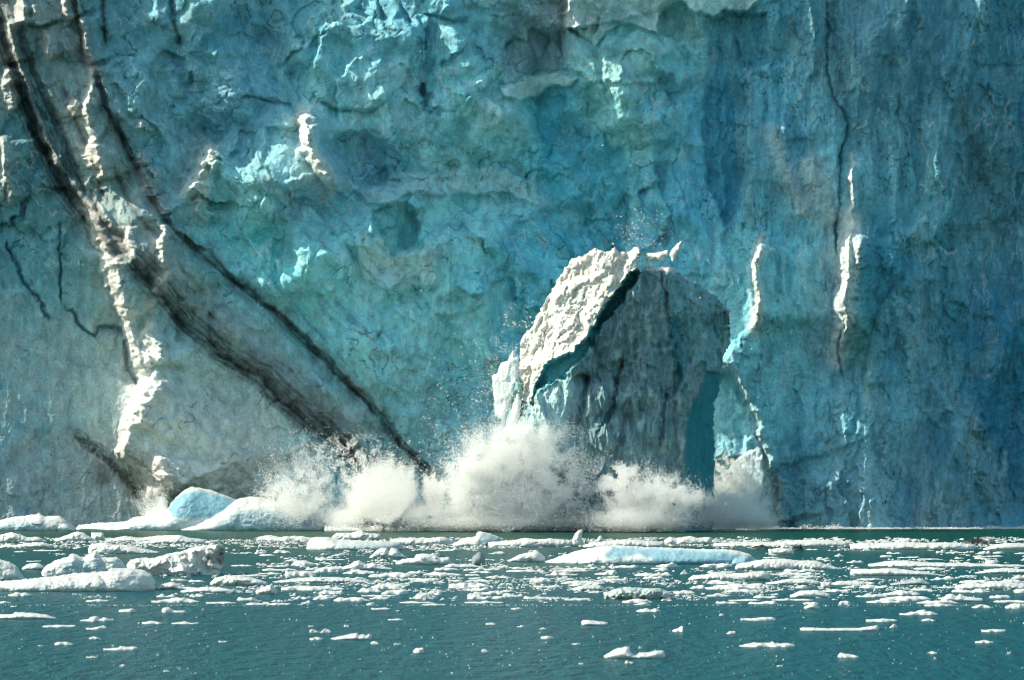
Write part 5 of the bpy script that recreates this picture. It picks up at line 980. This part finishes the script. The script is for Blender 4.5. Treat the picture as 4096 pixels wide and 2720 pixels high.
def main_spray():
    K = 1200
    cloud('splash_spray', 'tall billowing white main splash at the left foot of the falling tower', [
        fan(120*K, 2030, 2125, 494, 430, 20, 168, 14, 601, 3.5, 0, .75, .35),
        puff(60*K, 1990, 1880, 130, 110, 494, 602), puff(60*K, 2090, 1800, 150, 100, 495, 603), puff(50*K, 2200, 1900, 150, 130, 493, 604), puff(40*K, 1900, 1990, 110, 100, 493, 605), puff(60*K, 2080, 2020, 220, 90, 492, 606, 3, -.3),
        puff(20*K, 1860, 1880, 50, 30, 493, 607), puff(20*K, 2150, 1730, 130, 40, 496, 608), puff(30*K, 2300, 1990, 130, 110, 493, 609), puff(40*K, 1980, 2090, 260, 26, 492, 610, 3, -.5)], .045, .15)
    cloud('splash_spray', 'low fan-shaped splash with feathered fingers left of the main splash', [
        fan(130*K, 1560, 2090, 496, 270, 40, 172, 26, 621, 3, 0, .8, .36), puff(40*K, 1540, 2010, 130, 60, 496, 622, 3, -.4), fan(30*K, 1740, 2060, 497, 170, 60, 125, 9, 623, 2, 0, .8, .5), puff(30*K, 1700, 2060, 110, 36, 495, 624, 3, -.4), puff(26*K, 1390, 2080, 70, 36, 495, 625, 3, -.4)], .045, .14)
    cloud('splash_spray', 'grainy spray thrown up between the blue dome iceberg and the fan-shaped splash', [
        fan(20*K, 1200, 2085, 499, 330, 35, 148, 18, 631, 4, .05, .9, .7), puff(14*K, 1120, 2010, 90, 80, 499, 632, 4, -.05, .3, 40), puff(14*K, 1230, 1950, 130, 100, 499.5, 636, 4, .02, .3, 38), puff(12*K, 1330, 1850, 130, 100, 500, 633, 5, .06, .3, 34), puff(8*K, 1430, 1810, 110, 60, 500, 634, 5, .1, .3, 40), puff(18*K, 1250, 2070, 170, 44, 498, 635, 3, -.25)], .045, .15)
    cloud('splash_spray', 'grey shadowed spray along the front foot of the falling tower', [
        fan(50*K, 2560, 2118, 488, 240, 25, 160, 16, 641, 2.5, 0, .75, .45), puff(46*K, 2640, 1990, 110, 70, 488, 642), puff(36*K, 2480, 1930, 90, 80, 489, 643, 3, 0), puff(50*K, 2560, 2080, 180, 40, 487, 644, 3, -.4), puff(26*K, 2730, 2000, 80, 40, 488, 645)], .045, .14)
    cloud('splash_spray', 'dark blue-grey shadowed mist right of the tower foot', [
        puff(22*K, 2850, 2070, 130, 50, 500.5, 646, 1.0, -.3), puff(16*K, 2960, 2070, 110, 50, 502, 647, 1.2, -.2), puff(8*K, 2830, 2000, 70, 36, 501, 648, 1), puff(9*K, 3030, 2085, 70, 36, 502, 649, 1.2, -.2), puff(10*K, 2930, 2010, 80, 36, 502.5, 650, 1.2, -.2)], .045, .14)
    cloud('splash_spray', 'white sunlit spray behind the right foot of the falling tower', [
        puff(26*K, 2930, 1880, 80, 60, 508, 651, 2, -.02, .3, 34), puff(26*K, 2950, 1960, 90, 50, 507, 652, 2, -.05, .3, 34), fan(20*K, 2930, 2090, 507, 270, 35, 120, 12, 653, 2, 0, .9, .5), puff(12*K, 3040, 2040, 50, 60, 507, 654, 2, -.1)], .045, .14)
    cloud('splash_spray', 'small bright splash left of the blue dome iceberg', [
        fan(9*K, 640, 2080, 505, 170, 60, 168, 18, 661, 2, 0, .9, .75), puff(5*K, 640, 2060, 60, 30, 505, 662, 2, -.1, .3, 30)], .04, .12)
    # loose crumbs in the air
    A = np.concatenate([fan(4200, 2060, 1980, 496, 760, 78, 150, 7, 671, 5, .15, 1.3, .3), puff(4200, 2000, 1560, 90, 180, 498, 672, 4, .0), puff(1500, 2080, 1350, 70, 160, 499, 673, 4, .0), puff(420, 1700, 1800, 130, 110, 497, 674, 4, -.5), puff(900, 2560, 930, 110, 90, 499, 675, 3, -.2), puff(160, 2900, 1100, 150, 200, 499, 676, 3, -.5), puff(120, 3080, 1500, 120, 300, 499, 677, 3, -.5), puff(60, 2000, 1000, 900, 700, 500, 678, 3, -1)])
    P = solid(A); s = .045 + .17 * rng.random(len(P)) ** 4.5
    droplets('airborne_ice_crumbs', 'loose ice crumbs and droplets flying round the falling tower', P, s)
main_spray()

def foam():
    """churned white water under the splash and a thin surf line along the cliff"""
    n = 60000
    u = np.concatenate([1300 + 1100 * rng.random(n), 3300 + 800 * rng.random(5000), 2700 + 600 * rng.random(1500)])
    Y = np.concatenate([486 + 12 * rng.random(n), 513 + 2.5 * rng.normal(size=5000) * .3, 512 + rng.normal(size=1500) * .5])
    X = wx(u, Y); k = fbm(X * .5, Y * .35, 4, 701); keep = (k > -.15) | (u > 2600)
    X, Y, u = X[keep], Y[keep], u[keep]
    Z = np.abs(rng.normal(size=len(X))) * np.where(u > 2600, .22, .5) * (.5 + sst(-.1, .5, fbm(X * .3, Y * .2, 3, 702)))
    P = np.stack([X, Y, Z], -1)
    droplets('surf_foam', 'churned white foam on the water under the splash and along the cliff foot', P, .06 + .14 * rng.random(len(P)))['category'] = 'foam'
foam()

def mist():
    """soft drifting spray too fine to see as drops: rounded volumes of thin white mist inside the splash"""
    mats = {}
    def mat(den):
        if den not in mats:
            mm = bpy.data.materials.new('spray_mist'); mm.use_nodes = True; nt = mm.node_tree; nt.nodes.remove(nt.nodes['Principled BSDF'])
            pv = nt.nodes.new('ShaderNodeVolumePrincipled'); pv.inputs['Color'].default_value = (1, 1, 1, 1); pv.inputs['Density'].default_value = den; pv.inputs['Anisotropy'].default_value = 0
            nt.links.new(pv.outputs[0], nt.nodes['Material Output'].inputs['Volume']); mats[den] = mm
        return mats[den]
    th = np.linspace(0, np.pi, 25); ph = np.linspace(0, 2 * np.pi, 41)[:-1]
    TH, PH = np.meshgrid(th, ph, indexing='ij')
    S = np.stack([np.sin(TH) * np.cos(PH), np.sin(TH) * np.sin(PH), np.cos(TH)], -1)
    n2 = 40; fc = [[i * n2 + j, i * n2 + (j + 1) % n2, (i + 1) * n2 + (j + 1) % n2, (i + 1) * n2 + j] for i in range(24) for j in range(n2)]
    spec = [(2060, 2010, 210, 110, 485, .02), (1560, 2060, 170, 70, 496, .03), (1760, 2090, 160, 40, 495, .05), (1260, 2085, 170, 40, 499, .03), (2330, 2040, 200, 90, 483, .03)]
    labs = ['round mist inside the main splash', 'mist inside the fan-shaped splash', 'low mist between the fan-shaped and main splash', 'low mist by the blue dome iceberg', 'mist before the left foot of the falling tower']
    for k, (u, v, ru, rv, Y, den) in enumerate(spec):
        sc = Y / F; nz = 1 + .35 * fbm(S[..., 0] * 2 + k * 5 + S[..., 1], S[..., 2] * 2 + S[..., 1], 3, 800 + k)
        P = S * nz[..., None] * np.array([ru * sc, min(ru * sc * .6, 4.5), rv * sc])
        c = np.array([wx(u, Y), Y, wz(v, Y)]); P[..., 2] = np.maximum(P[..., 2], .02 - c[2])
        o = mesh_obj('splash_mist', P.reshape(-1, 3), fc, mat(den)); o.location = c
        tag(o, labs[k], 'mist', None, 'stuff')
mist()
